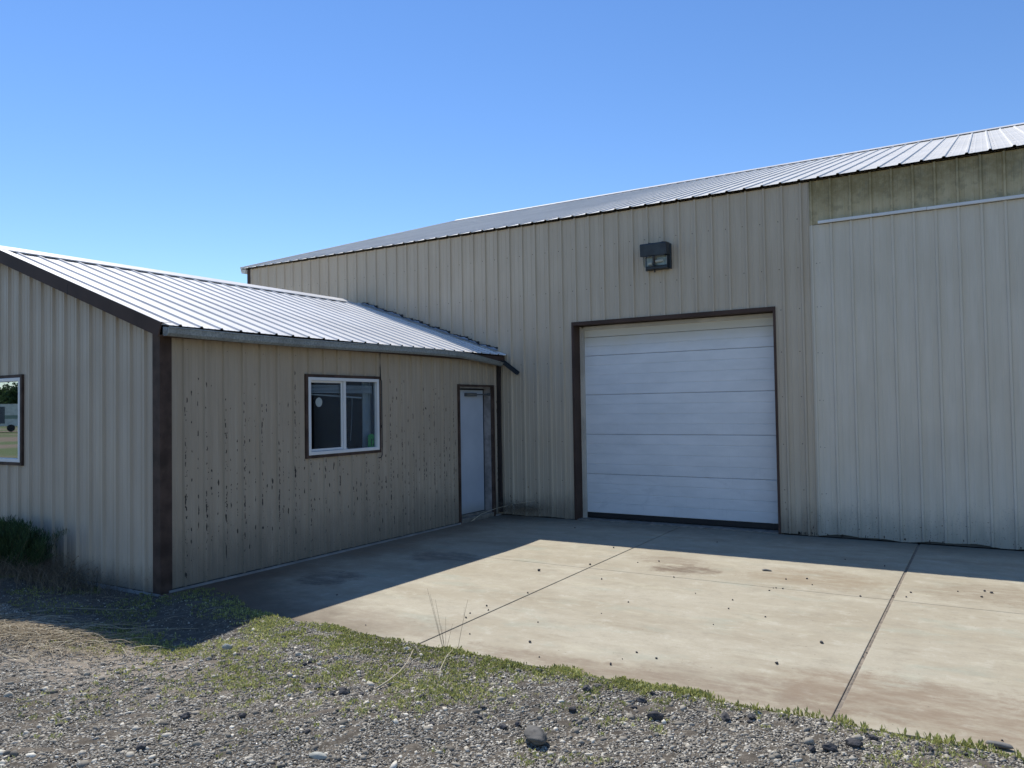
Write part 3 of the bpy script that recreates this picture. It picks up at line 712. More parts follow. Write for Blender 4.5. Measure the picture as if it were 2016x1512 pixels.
# room inside the annex
b = MB(); b.box((-5.6, AYF+.15, -.01), (-.13, -.05, .0)); b.box((-2.6, AYF+.13, .001), (-2.5, -.05, 2.4)); b.box((-5.6, AYF+.13, 2.41), (-.13, -.05, 2.44)); b.box((-2.49, -1.75, .001), (-.125, -1.65, 2.4))
b.build('interior', M['dark_in'], ax)

# ================================================================== WALL LIGHT, CABLE
wl = root('wall_light', 'dark bronze floodlight with a glass lens high on the warehouse wall above the roll-up door', 'wall light', (2.7, -.02, 3.55))
X0, X1, Z0, Z1 = 2.49, 2.875, 3.545, 3.905
b = MB(); b.box((X0+.02, -.055, Z0), (X1+.01, -.02, Z1-.01)); b.box((X0+.05, -.13, Z0+.004), (X1-.02, -.0551, Z0+.05)); b.box((X0+.05, -.11, Z0+.0501), (X0+.06, -.0551, Z0+.19)); b.box((X1-.03, -.11, Z0+.0501), (X1-.02, -.0551, Z0+.19))
bevel(b.build('back_plate', M['bronze'], wl), .006)
b = MB()
b.prism([(0, -.056, Z1), (0, -.20, Z1-.006), (0, -.215, Z1-.02), (0, -.205, Z0+.175), (0, -.056, Z0+.195)], (X0, 0, 0), (X1, 0, 0))
bevel(b.build('hood', M['bronze'], wl), .010)
b = MB()
for xx in (X0+.09, X1-.10): b = MB(); b.box((xx, -.12, Z1+.001), (xx+.03, -.08, Z1+.016)); b.build('clip', M['black'], wl)
b = MB(); b.prism([(0, -.20, Z0+.176), (0, -.175, Z0+.06), (0, -.14, Z0+.035), (0, -.112, Z0+.04), (0, -.112, Z0+.18)], (X0+.035, 0, 0), (X1-.035, 0, 0)); bevel(b.build('lens', M['lens'], wl), .008)
b = MB(); b.box((X0+.065, -.108, Z0+.055), (X1-.035, -.100, Z0+.18)); rf_ = b.build('reflector', M['reflector'], wl)
b = MB(); b.tube([(X0+.20, -.125, Z0+.11), (X0+.31, -.125, Z0+.115)], .022, 10); b.tube([(X0+.09, -.125, Z0+.08), (X0+.15, -.125, Z0+.085)], .022, 10); b.build('bulb', M['bulb'], wl)
b = MB(); b.box((X0+.175, -.185, Z0+.045), (X0+.19, -.11, Z0+.175)); b.build('divider', M['bronze'], wl)
b = MB(); b.tube([(X0+.17, -.09, Z0+.003), (X0+.17, -.09, Z0-.035)], .012, 8); b.build('knob', M['black'], wl)

cb = root('cable', 'thin black cable hanging from the gutter along the right side of the annex window', 'cable', (.03, -2.8, 1.1))
b = MB(); xw = .036
b.tube([(.13, -2.74, 2.44), (.09, -2.765, 2.428), (.05, -2.80, 2.41), (xw, -2.812, 2.37), (xw, -2.812, 2.2), (xw, -2.806, 2.06), (xw+.001, -2.790, 2.03), (xw+.001, -2.789, 1.6), (xw+.001, -2.789, 1.2), (xw, -2.79, 1.10), (xw+.002, -2.81, 1.07), (xw+.01, -2.86, 1.065)], .0065, 6)
b.build('wire', M['cable'], cb, smooth=True)

# ================================================================== APRON
JX0a, JX0b = 3.05, 2.91       # first long joint (slightly skewed)
J2, KY, SY = 5.812, -2.99, -5.88
def slab(mb, quad, top=0., th=.12):
    n = len(quad)
    mb.prism([Vector((q[0], q[1], top)) for q in quad], (0, 0, -th), (0, 0, 0))
def jx(y): return JX0b+(JX0a-JX0b)*(y/SY)
g1, g2, g3 = .007, .012, .004
ap = MB()
def edge(x0, x1): # slightly broken outer edge
    n = max(2, int(abs(x1-x0)/.18)); return [(x0+(x1-x0)*i/n, SY+(random.uniform(-.012, .012) if 0 < i < n else 0)) for i in range(n+1)]
slab(ap, [(.030, KY+g3), (jx(KY)-g1, KY+g3), (jx(0)-g1, -.002), (.030, -.002)])
slab(ap, edge(.030, jx(SY)-g1)+[(jx(KY)-g1, KY-g3), (.030, KY-g3)])
slab(ap, [(jx(KY)+g1, KY+g3), (J2-g2, KY+g3), (J2-g2, -.002), (jx(0)+g1, -.002)])
slab(ap, edge(jx(SY)+g1, J2-g2)+[(J2-g2, KY-g3), (jx(KY)+g1, KY-g3)])
slab(ap, [(J2+g2, KY+g3), (9.2, KY+g3), (9.2, -.002), (J2+g2, -.002)])
slab(ap, edge(J2+g2, 9.2)+[(9.2, KY-g3), (J2+g2, KY-g3)])
apron = ap.build('concrete_apron', M['concrete']); bevel(apron, .004); tag(apron, kind='structure')
b = MB(); b.box((.035, SY+.01, -.09), (9.19, -.004, -.008)); 
n_ = 130
for i in range(n_):      # sandy dirt heaped unevenly in the wide joint
    ya, yb = SY+.01-SY*0+(-SY-.03)*i/n_, SY+.01+(-SY-.03)*(i+1)/n_; h_ = lambda y: -.0045+.0035*math.sin(y*7)+.003*mnoise.noise((y*11, 0, 0))-.004*(y > -2.5)
    w_ = g2-.001
    b.face([(J2-w_, ya, -.010+h_(ya)*.3), (J2, ya, h_(ya)), (J2, yb, h_(yb)), (J2-w_, yb, -.010+h_(yb)*.3)]); b.face([(J2, ya, h_(ya)), (J2+w_, ya, -.006), (J2+w_, yb, -.006), (J2, yb, h_(yb))])
jd = b.build('joint_dirt', M['joint']); tag(jd, kind='structure')

# ================================================================== GROUND
def vnoise(x, y, f, seed=0.):
    return np.array([mnoise.noise((a*f+seed, b_*f+seed*.7, seed)) for a, b_ in zip(np.ravel(x), np.ravel(y))]).reshape(np.shape(x))
def edge_y(x):      # boundary between covered and open slab
    x = np.asarray(x, float)
    base = np.where(x > 1.9, SY, SY+.42*np.clip((1.9-x)/1.5, 0, 1)**1.3)
    return base+.05*np.sin(x*3.1)*(x < 2.4)+.015*np.sin(x*9)
def ground_h(x, y, fast=False):
    d = edge_y(x)-y                      # >0 outside the slab
    wgt = np.clip((d+.02)/.14, 0, 1); wgt = wgt*wgt*(3-2*wgt)
    n = .016*np.sin(x*1.7+y*2.3)+.012*np.sin(x*4.1-y*3.3+1)+.006*np.sin(x*9.7+y*8.1)
    h = -.06+wgt*(.088+n*np.clip((d-.05)/.6, .1, 1))
    bump_ = .030*np.exp(-((x-1.9)**2/.5+(y+6.15)**2/.05))
    h = h+bump_*wgt
    low = np.clip((.6-x)/.6, 0, 1)*np.clip((y+6.35)/.35, 0, 1)     # falls to the gable foot
    h = np.where((x < .6), h-.045*low, h)
    h = np.where((x < .028) & (y > AYF), -.06, h)
    far = np.clip((np.hypot(x-3, y+6)-8)/10, 0, 1)
    return h*(1-far)+far*(-.06)
xs = np.concatenate([np.array([-1500, -600, -250, -120, -60, -30, -18, -12, -8]), np.arange(-5.2, 9.4, .05), np.array([10, 12, 16, 24, 45, 90, 200, 500, 1500])])
ys_ = np.concatenate([np.array([-1500, -600, -250, -120, -60, -35, -22, -16, -12]), np.arange(-9.6, -5.2, .05), np.array([-5.0, -4, -2, 0, 5, 16, 30, 80, 250, 700, 1500])])
GX, GY = np.meshgrid(xs, ys_); GZ_ = ground_h(GX, GY)
GZ_ = GZ_+np.where((np.abs(GX) < 9.4) & (GY > -9.7) & (GY < -5.2) & (GZ_ > -.05), .004*rng.standard_normal(GX.shape), 0)
V = np.stack([GX, GY, GZ_], -1).reshape(-1, 3); nx = len(xs); ny = len(ys_)
i = np.arange((ny-1)*(nx-1)); r_, c_ = i//(nx-1), i % (nx-1); a = r_*nx+c_
F = np.stack([a, a+1, a+nx+1, a+nx], 1)
def np_mesh(name, V, F, mat, tint=None, smooth=False):
    me = bpy.data.meshes.new(name); k = F.shape[1]
    me.vertices.add(len(V)); me.vertices.foreach_set('co', np.asarray(V, np.float32).ravel())
    me.loops.add(F.size); me.loops.foreach_set('vertex_index', F.ravel().astype(np.int32))
    me.polygons.add(len(F)); me.polygons.foreach_set('loop_start', (np.arange(len(F))*k).astype(np.int32)); me.polygons.foreach_set('loop_total', np.full(len(F), k, np.int32))
    if smooth: me.polygons.foreach_set('use_smooth', np.ones(len(F), bool))
    if tint is not None:
        at = me.attributes.new('tint', 'FLOAT', 'POINT'); at.data.foreach_set('value', np.asarray(tint, np.float32))
    me.materials.append(mat); me.update(calc_edges=True); me.validate()
    o = bpy.data.objects.new(name, me); C.objects.link(o); return o
tag(np_mesh('ground', V, F, M['earth'], smooth=True), kind='structure')

# ---- gravel -----------------------------------------------------------------
t_ = (1+5**.5)/2
ICO = np.array([(-1, t_, 0), (1, t_, 0), (-1, -t_, 0), (1, -t_, 0), (0, -1, t_), (0, 1, t_), (0, -1, -t_), (0, 1, -t_), (t_, 0, -1), (t_, 0, 1), (-t_, 0, -1), (-t_, 0, 1)], float)/math.hypot(1, t_)
ICF = np.array([(0, 11, 5), (0, 5, 1), (0, 1, 7), (0, 7, 10), (0, 10, 11), (1, 5, 9), (5, 11, 4), (11, 10, 2), (10, 7, 6), (7, 1, 8), (3, 9, 4), (3, 4, 2), (3, 2, 6), (3, 6, 8), (3, 8, 9), (4, 9, 5), (2, 4, 11), (6, 2, 10), (8, 6, 7), (9, 8, 1)])
def stones(n, xr, yr, smin, smax, power, keep=None, sink=.35, flat=(.45, .9)):
    x = rng.uniform(*xr, n); y = rng.uniform(*yr, n)
    P = np.stack([x, y, np.zeros(n)], 1); k = in_view(P, 1.25)&(y < edge_y(x)-.01)
    if keep is not None: k &= rng.random(n) < keep(x, y)
    x, y = x[k], y[k]; n = len(x)
    s = smin+(smax-smin)*rng.random(n)**power
    sc = np.stack([s*rng.uniform(.8, 1.6, n), s*rng.uniform(.55, 1.0, n), s*rng.uniform(*flat, n)], 1)
    v = ICO[None]*(1+rng.uniform(-.38, .38, (n, 12, 1)))*sc[:, None]
    a = rng.uniform(0, 6.28, n); ca, sa = np.cos(a), np.sin(a); tl = rng.normal(0, .35, n)
    vy = v[..., 1]*np.cos(tl)[:, None]-v[..., 2]*np.sin(tl)[:, None]; vz = v[..., 1]*np.sin(tl)[:, None]+v[..., 2]*np.cos(tl)[:, None]
    vx = v[..., 0]*ca[:, None]-vy*sa[:, None]; vy2 = v[..., 0]*sa[:, None]+vy*ca[:, None]
    z = ground_h(x, y)+sc[:, 2]*(1-2*sink)*.6
    out = np.stack([vx+x[:, None], vy2+y[:, None], vz+z[:, None]], -1).reshape(-1, 3)
    f = (ICF[None]+12*np.arange(n)[:, None, None]).reshape(-1, 3)
    tt = np.clip(rng.beta(1.3, 2.2, n)*1.0+(rng.random(n) < .07)*.5, 0, 1)
    return out, f, np.repeat(tt, 12)
def gk(x, y):      # thinner over the dirt at the left and under the weeds
    k = np.ones_like(x)
    dirt = np.exp(-(((x-1.4)/.9)**2+((y+7.0)/.45)**2)); k -= .75*dirt
    k = np.where((x < 1.7) & (y > -6.85), .05, k)
    return np.clip(k, 0, 1)
parts = [stones(340000, (-1.5, 7.8), (-9.0, -5.8), .0028, .0078, 1.2, gk), stones(26000, (-1.5, 7.8), (-9.0, -5.8), .0075, .015, 2.4, gk), stones(900, (1.0, 7.8), (-9., -5.85), .015, .026, 1.8, gk, .3)]
Vs, Fs, Ts, o_ = [], [], [], 0
for v, f, tt in parts: Vs.append(v); Fs.append(f+o_); Ts.append(tt); o_ += len(v)
tag(np_mesh('gravel', np.concatenate(Vs), np.concatenate(Fs), M['gravel'], np.concatenate(Ts)), 'loose dark grey crushed gravel covering the yard in front of the concrete', 'gravel', kind='stuff')

# ---- low weeds --------------------------------------------------------------
def blades(cx, cy, cz, n_each, hmin, hmax, wd, spread, tint0, tvar=.2, lean=.7):
    """small pointed leaves fanning out of each centre"""
    n = len(cx)*n_each; bx = np.repeat(cx, n_each); by = np.repeat(cy, n_each); bz = np.repeat(cz, n_each)
    bx = bx+rng.normal(0, spread, n); by = by+rng.normal(0, spread, n)
    a = rng.uniform(0, 6.28, n); h = rng.uniform(hmin, hmax, n); ln = rng.uniform(.15, lean, n)
    dx, dy = np.cos(a), np.sin(a); w = h*wd*rng.uniform(.7, 1.3, n); b0 = rng.uniform(0, .5, n)*h
    base = np.stack([bx, by, bz+b0], 1); tip = base+np.stack([dx*ln*h, dy*ln*h, h*np.sqrt(1-ln**2*.6)], 1)
    mid = (base*.45+tip*.55)+np.stack([0*dx, 0*dx, .12*h], 1); sd_ = np.stack([-dy*w, dx*w, 0*dx], 1)
    v = np.stack([base, mid-sd_, tip, mid+sd_], 1).reshape(-1, 3)
    f = np.arange(n*4).reshape(n, 4); tt = np.clip(np.repeat(tint0, n_each)+rng.normal(0, tvar, n), 0, 1)
    return v, f, np.repeat(tt, 4)
N = 120000
x = rng.uniform(-.4, 7.6, N); y = rng.uniform(-8.8, -5.80, N)
d = edge_y(x)-y
clump = vnoise(x, y, 2.2, 3.)+.6*vnoise(x, y, 6.5, 8.)
band = np.where(x < 4.0, np.clip(1.15-.12*(x-1.9), .4, 1.2), np.where(x < 5.1, .42, .24))
band = np.where(x < 1.75, .25, band)
dens = np.exp(-(np.clip(d-.02, 0, 9)/band)**2)*np.clip(.65+clump*1.5, 0, 1)
dens = np.where(x > 5.15, dens*.4, dens)
dens += .30*(clump > .38)*(d > .1)*(x > 2.0)*np.exp(-np.clip(d-.9, 0, 9)/.5)
left = np.exp(-(((x-.95)/.35)**2+((y+6.95)/.18)**2))+np.exp(-(((x-1.5)/.5)**2+((y+6.85)/.12)**2)); dens += .75*left
P = np.stack([x, y, 0*x], 1)
k = (d > .0) & in_view(P, 1.2) & (rng.random(N) < (dens*.33+.5*np.exp(-((d-.03)/.05)**2)*(clump > -.25)*(x > 1.9)*np.where(x > 5.15, .45, 1)))
x, y = x[k], y[k]; z = ground_h(x, y)
hv = 1.0+.5*np.clip(vnoise(x, y, 1.3, 5.), -1, 1)
v1, f1, t1 = blades(x, y, z, 9, .007, .021, .26, .012, .52+.35*vnoise(x, y, 1.8, 2.)*1.2)
# a few taller, darker sprigs along the right part of the edge
n = 210; xx = rng.uniform(4.9, 6.9, n); yy = edge_y(xx)-np.abs(rng.normal(.03, .05, n)); zz = ground_h(xx, yy)
v2, f2, t2 = blades(xx, yy, zz, 7, .02, .045, .13, .006, np.full(n, .38), .15, .6)
n = 1100; xx = rng.uniform(3.3, 5.15, n); yy = edge_y(xx)-np.abs(rng.normal(.0, .10, n))+.02; kk = (vnoise(xx, yy, 3.1, 21.)+.5*vnoise(xx, yy, 9., 2.)) > -.05; xx, yy = xx[kk], yy[kk]; zz = ground_h(xx, yy)
v3, f3, t3 = blades(xx, yy, np.maximum(zz, .0), 10, .008, .026, .22, .016, .45+.5*vnoise(xx, yy, 4., 1.), .24, .9)
tag(np_mesh('weeds', np.concatenate([v1, v2, v3]), np.concatenate([f1, f2+len(v1), f3+len(v1)+len(v2)]), M['leaf'], np.concatenate([t1, t2, t3])), 'low yellow-green weeds growing through the gravel along the concrete edge', 'weeds', kind='stuff')

# ---- straw, dead grass ------------------------------------------------------
def strands(spec, k=3):
    """list of (points, radius, tint) -> arrays of thin 3-sided tubes"""
    Vv, Ff, Tt = [], [], []; off = 0
    for pts, r, tn in spec:
        pts = np.asarray(pts, float); n = len(pts)
        for i_, p in enumerate(pts):
            dd = pts[min(i_+1, n-1)]-pts[max(i_-1, 0)]; dd /= np.linalg.norm(dd)+1e-9
            a_ = np.cross(dd, (0, 0, 1)); la = np.linalg.norm(a_)
            a_ = a_/la if la > .05 else np.array([1., 0, 0]); b_ = np.cross(dd, a_)
            rr = r*(1-.5*i_/(n-1))
            for j in range(k): an = 2*math.pi*j/k; Vv.append(p+a_*rr*math.cos(an)+b_*rr*math.sin(an)); Tt.append(tn)
        for i_ in range(n-1):
            for j in range(k): Ff.append((off+i_*k+j, off+i_*k+(j+1) % k, off+(i_+1)*k+(j+1) % k, off+(i_+1)*k+j))
        off += n*k
    return np.array(Vv), np.array(Ff), np.array(Tt)
def lay(x, y, L_, a, z0=.01, curl=.5, n=5, arch=.02, lift=0.):
    pts = []; px, py = x, y; an = a; R = random.uniform(-curl, curl)
    for i_ in range(n+1):
        q = i_/n; pts.append((px, py, float(ground_h(np.array(px), np.array(py)))+z0+arch*math.sin(q*math.pi)+lift*q))
        px += math.cos(an)*L_/n; py += math.sin(an)*L_/n; an += R/n
    return pts
sp = []
for _ in range(800):
    x = random.triangular(-.9, 1.35, .35); y = random.gauss(-7.24+.10*(x), .15)
    sp.append((lay(x, y, random.uniform(.06, .42), random.gauss(.25, .7), random.uniform(.004, .035), 1.2, 5, random.uniform(0, .03)), random.uniform(.0012, .003), random.random()))
for _ in range(240):
    x = random.uniform(-.8, 3.5); y = random.uniform(-7.6, -6.1)
    sp.append((lay(x, y, random.uniform(.04, .15), random.uniform(0, 3.1), .012, 1., 3, .01), random.uniform(.0008, .0016), random.random()))
v, f, tt = strands(sp); tag(np_mesh('dry_straw', v, f, M['straw'], tt), 'pale dry straw lying in a loose heap on the dirt at the left', 'straw', kind='stuff')
sp = []
for _ in range(1500):      # dead grass and stems against the gable foot
    x = random.triangular(-3.4, -.15, -1.7); y = AYF-.06-abs(random.gauss(.22, .2))
    a = random.uniform(0, 6.28); H = random.uniform(.08, .30)*(.45+.55*min(1, max(0, (-.1-x)/1.0)))
    ln = random.uniform(.2, .9); z0 = float(ground_h(np.array(x), np.array(y)))
    yy_ = lambda q: min(AYF-.03, y+math.sin(a)*ln*H*q*q)
    sp.append(([(x+math.cos(a)*ln*H*q*q, yy_(q), z0+H*q*(1.15-.3*q)) for q in (0, .35, .7, 1)], random.uniform(.0010, .0022), random.random()*.8))
for _ in range(900):
    x = random.uniform(-2.8, 1.7); y = random.uniform(-6.9, AYF-.08 if x < .1 else -5.75)
    sp.append((lay(x, y, random.uniform(.04, .22), random.gauss(0, .6), .006, 1., 4, .012), random.uniform(.0008, .0016), random.random()*.7))
v, f, tt = strands(sp); tag(np_mesh('dead_grass', v, f, M['deadgrass'], tt), 'brown dead grass matted along the foot of the annex gable wall', 'dry grass', kind='stuff')
# short green growth in the shade
n = 2600; x = rng.uniform(-2.0, 1.9, n); y = rng.uniform(-6.85, -5.5, n); d = edge_y(x)-y
k = (d > .03) & (vnoise(x, y, 1.7, 11.) > -.05) & ~((x < .1) & (y > AYF-.05)); x, y = x[k], y[k]
v, f, tt = blades(x, y, ground_h(x, y), 6, .008, .024, .16, .01, np.full(len(x), .25))
tag(np_mesh('ground_cover', v, f, M['leaf'], tt), 'short sparse green growth on the shaded dirt by the annex corner', 'ground cover', kind='stuff')

# ---- shrub at the gable, dry weeds, tumbleweed, stalks -----------------------
def np_child(name, V, F, mat, tint, parent):
    o = np_mesh(name, np.asarray(V)-np.array(parent['_o']), F, mat, tint); o.parent = parent; return o
sh = root('shrub', 'dense dark green needle-leaved shrub growing against the annex gable wall below its window', 'shrub', (-2.25, -6.08, -.02))
sp = []; tips = []
for _ in range(260):
    bx, by = -2.3+random.gauss(0, .28), -6.10+random.gauss(0, .05)
    a = random.uniform(-.4, 3.6); H = random.uniform(.30, .60); lx = random.gauss(.12, .28)
    pts = [(bx+lx*q, min(AYF-.05, by-.10*math.sin(a)*q), -.02+H*(q**.85)*(1-.15*abs(lx)*q)) for q in (0, .3, .6, .85, 1)]
    sp.append((pts, .003, random.random()))
    for q0, q1 in zip(pts[1:], pts[2:]):
        for _k in range(26):
            r = random.random(); tips.append([q0[j]+(q1[j]-q0[j])*r for j in range(3)])
v, f, tt = strands(sp); np_child('stem', v, f, M['deadgrass'], tt*.3, sh)
tips = np.array(tips); v, f, tt = blades(tips[:, 0], np.minimum(tips[:, 1], AYF-.04), tips[:, 2]-.01, 2, .03, .085, .035, .022, rng.uniform(.1, .8, len(tips)), .2, .9)
v[:, 1] = np.minimum(v[:, 1], AYF-.03); np_child('foliage', v, f, M['needle'], tt, sh)
def dry_weed(name, label, x, y, H, lx, nbr, seeds=True, r=.003, ly=-.05, matn='deadgrass'):
    rt = root(name, label, 'dry weed', (x, y, 0)); z0 = float(ground_h(np.array(x), np.array(y)))-.01
    st = [(x+lx*q*q, y+ly*q, z0+H*q) for q in (0, .2, .4, .6, .8, 1)]; sp = [(st, r, .35)]
    for _ in range(nbr):
        q = random.uniform(.3, 1); i_ = min(4, int(q*5)); p = st[i_]; a = random.uniform(0, 6.28); l_ = random.uniform(.04, .16)*H/.5
        sp.append(([p, (p[0]+math.cos(a)*l_*.5, min(p[1]+math.sin(a)*l_*.3, AYF-.03 if x < 0 else 9), p[2]+l_*.5), (p[0]+math.cos(a)*l_, min(p[1]+math.sin(a)*l_*.5, AYF-.03 if x < 0 else 9), p[2]+l_*.7)], r*.5, random.random()*.6))
    v, f, tt = strands(sp); np_child('stem', v, f, M[matn], tt, rt)
    if seeds:
        pts = np.array([s_[0][-1] for s_ in sp[1:]]); 
        if len(pts):
            v, f, tt = blades(pts[:, 0], pts[:, 1], pts[:, 2]-.01, 5, .008, .02, .3, .004, np.full(len(pts), .3))
            if x < 0: v[:, 1] = np.minimum(v[:, 1], AYF-.025)
            np_child('seed_head', v, f, M['deadgrass'], tt, rt)
    return rt
dry_weed('dry_weed', 'tall dead weed stalk with brown seed heads just right of the dark green shrub', -1.22, -6.10, .56, -.02, 16)
dry_weed('dry_weed', 'bent pale dead weed leaning right beside the tall stalk at the gable wall', -1.05, -6.12, .36, .28, 9)
dry_weed('dry_weed', 'short brown dead weed nearest the annex corner', -.72, -6.05, .26, .12, 10)
rt = root('dry_stalks', 'cluster of thin dry upright stalks rising from the weeds at the concrete edge', 'dry weed', (3.30, -5.90, 0))
sp = []
for dx, H, l_ in ((-.015, .40, -.155), (0, .33, -.10), (.008, .22, -.02), (-.01, .36, -.135), (.012, .18, .035), (.0, .15, -.05)):
    sp.append(([(3.30+dx+l_*q, -5.90+.03*q, .0+H*q) for q in (0, .25, .5, .75, 1)], .0015, random.uniform(.1, .5)))
v, f, tt = strands(sp); np_child('stem', v, f, M['deadgrass'], tt, rt)
rt = root('dry_stalks', 'single thin dry stalk standing right of the stalk cluster on the concrete edge', 'dry weed', (3.40, -5.89, 0))
v, f, tt = strands([([(3.40, -5.89, 0), (3.42, -5.88, .12), (3.445, -5.87, .24), (3.475, -5.865, .36)], .0017, .4), ([(3.445, -5.87, .24), (3.44, -5.86, .30)], .001, .4)]); np_child('stem', v, f, M['deadgrass'], tt, rt)
# tumbleweed heap in the corner, with long straws
rt = root('tumbleweed', 'tangled heap of dry tumbleweed twigs blown into the corner beside the side door', 'tumbleweed', (.55, -.35, 0))
sp = []
for _ in range(330):
    c = np.array([.55+random.gauss(0, .17), -.30+random.gauss(0, .10), .07+abs(random.gauss(0, .05))]); a = random.uniform(0, 6.28); R_ = random.uniform(.06, .24); el = random.uniform(-.5, .9)
    a1 = a+random.uniform(-2, 2); pts = []
    for q in np.linspace(0, 1, 6):
        an = a+(a1-a)*q; p = c+np.array([math.cos(an)*R_, math.sin(an)*R_*.5, R_*.5*math.sin(el+q*2)]); p[2] = max(.004, p[2]); p[1] = min(-.035, p[1]); p[0] = max(.13, p[0]); pts.append(p)
    sp.append((pts, random.uniform(.0009, .0018), random.random()*.75))
v, f, tt = strands(sp); np_child('twigs', v, f, M['deadgrass'], tt, rt)
def stick(name, label, cat, pts, r, mat, tint=None, k=6, r1=None):
    b = MB(); b.tube(pts, r, k, r1=r1); o = b.build(name, mat, smooth=True)
    if tint is not None:
        at = o.data.attributes.new('tint', 'FLOAT', 'POINT'); at.data.foreach_set('value', np.full(len(o.data.vertices), tint, np.float32))
    return tag(o, label, cat)
stick('straw_stem', 'long pale straw lying across the foot of the side door and the tumbleweed', 'straw', [(.10, -.95, .02), (.12, -.72, .10), (.22, -.45, .16), (.45, -.25, .22), (.7, -.12, .26)], .004, M['straw'], .85, r1=.002)
stick('straw_stem', 'thick pale straw stem lying on the weedy gravel below the dry stalks', 'straw', [(3.455, -6.78, .04), (3.44, -6.66, .045), (3.41, -6.52, .05), (3.33, -6.34, .05), (3.20, -6.12, .05)], .0055, M['straw'], .8, r1=.002)
stick('straw_stem', 'thin curved straw lying on the weeds right of the dry stalks', 'straw', [(3.70, -6.50, .03), (3.60, -6.35, .05), (3.50, -6.15, .06), (3.44, -6.0, .05)], .003, M['straw'], .9, r1=.0015)
stick('straw_stem', 'long thin straw lying across the shaded dirt left of the annex corner', 'straw', [(-.95, -7.0, .03), (-.4, -6.72, .035), (.1, -6.5, .03), (.35, -6.35, .02)], .003, M['straw'], .5, r1=.002)
stick('straw_stem', 'long thin straw lying in the shade towards the concrete', 'straw', [(.75, -6.85, .05), (1.05, -6.70, .04), (1.4, -6.45, .03), (1.7, -6.22, .035)], .003, M['straw'], .6, r1=.0015)
zb = .03
stick('charred_stick', 'short thick dark charred stick lying on the gravel', 'stick', [(3.50, -7.13, zb+.012), (3.56, -7.15, zb+.014), (3.63, -7.18, zb+.012), (3.70, -7.19, zb+.01)], .013, M['bark'], r1=.016)
stick('charred_stick', 'thinner dark forked twig lying left of the thick charred stick', 'stick', [(3.40, -7.33, zb), (3.43, -7.26, zb+.01), (3.47, -7.20, zb+.012), (3.48, -7.14, zb+.01)], .006, M['bark'], r1=.009)

# ---- individual stones ------------------------------------------------------
def stone(name, label, cat, x, y, sx, sy, sz, mat, group=None, z=None, rough=.25, seg=2, tilt=.1, smooth=False, rz=None):
    import bmesh
    bm = bmesh.new(); bmesh.ops.create_icosphere(bm, subdivisions=seg, radius=1)
    s_ = random.random()*100
    for v_ in bm.verts:
        n_ = mnoise.noise(v_.co*1.3+Vector((s_, s_, s_))); n2 = mnoise.noise(v_.co*3.1+Vector((s_, 0, s_)))
        v_.co *= 1+rough*n_*1.4+rough*.5*n2
        v_.co = Vector((v_.co.x*sx, v_.co.y*sy, v_.co.z*sz))
    me = bpy.data.meshes.new(name); bm.to_mesh(me); bm.free(); me.materials.append(mat)
    if smooth: me.polygons.foreach_set('use_smooth', [True]*len(me.polygons))
    o = bpy.data.objects.new(name, me); C.objects.link(o)
    zz = (0. if z is None else z)+sz*.8; o.location = (x, y, zz)
    o.rotation_euler = (random.uniform(-tilt, tilt), random.uniform(-tilt, tilt), random.uniform(0, 6.28) if rz is None else rz)
    return tag(o, label, cat, group)
PEB = [(3.73, -5.47, 0.015), (3.53, -5.0, 0.008), (3.95, -5.72, 0.007), (3.9, -4.1, 0.009), (4.43, -5.63, 0.011), (4.45, -5.49, 0.005), (4.48, -5.32, 0.011), (4.64, -5.37, 0.011), (3.85, -4.53, 0.006), (2.96, -5.16, 0.011), (3.24, -5.51, 0.008), (2.91, -5.03, 0.009), (2.9, -4.77, 0.013), (2.99, -4.88, 0.009), (2.98, -4.22, 0.009), (2.6, -3.35, 0.016), (3.33, -3.41, 0.01), (3.33, -2.51, 0.008), (3.51, -2.36, 0.011), (3.91, -3.01, 0.01), (2.75, -1.84, 0.012), (2.93, -2.84, 0.014), (4.87, -2.61, 0.01), (5.04, -2.5, 0.011), (5.13, -2.73, 0.008), (4.84, -3.13, 0.01), (4.85, -3.02, 0.007), (4.87, -3.01, 0.008), (4.93, -3.01, 0.01), (4.65, -3.62, 0.009), (4.7, -3.91, 0.009), (5.02, -4.02, 0.009), (4.73, -4.42, 0.008), (5.52, -4.51, 0.016), (5.35, -5.1, 0.015), (4.3, -3.54, 0.007), (5.57, -2.99, 0.012), (5.81, -2.85, 0.012), (5.93, -2.64, 0.013), (5.91, -2.83, 0.01), (6.53, -2.34, 0.016), (6.46, -2.54, 0.013), (6.48, -2.3, 0.011), (6.28, -2.41, 0.008), (6.57, -5.73, 0.008), (5.82, -4.6, 0.008), (5.81, -4.7, 0.008), (1.9, -5.85, 0.006), (2.09, -5.84, 0.009), (2.12, -5.82, 0.008), (2.39, -5.7, 0.006), (1.49, -5.09, 0.01), (5.61, -1.55, 0.012), (5.21, -1.37, 0.009), (3.71, -0.95, 0.01), (1.67, -0.72, 0.014)]
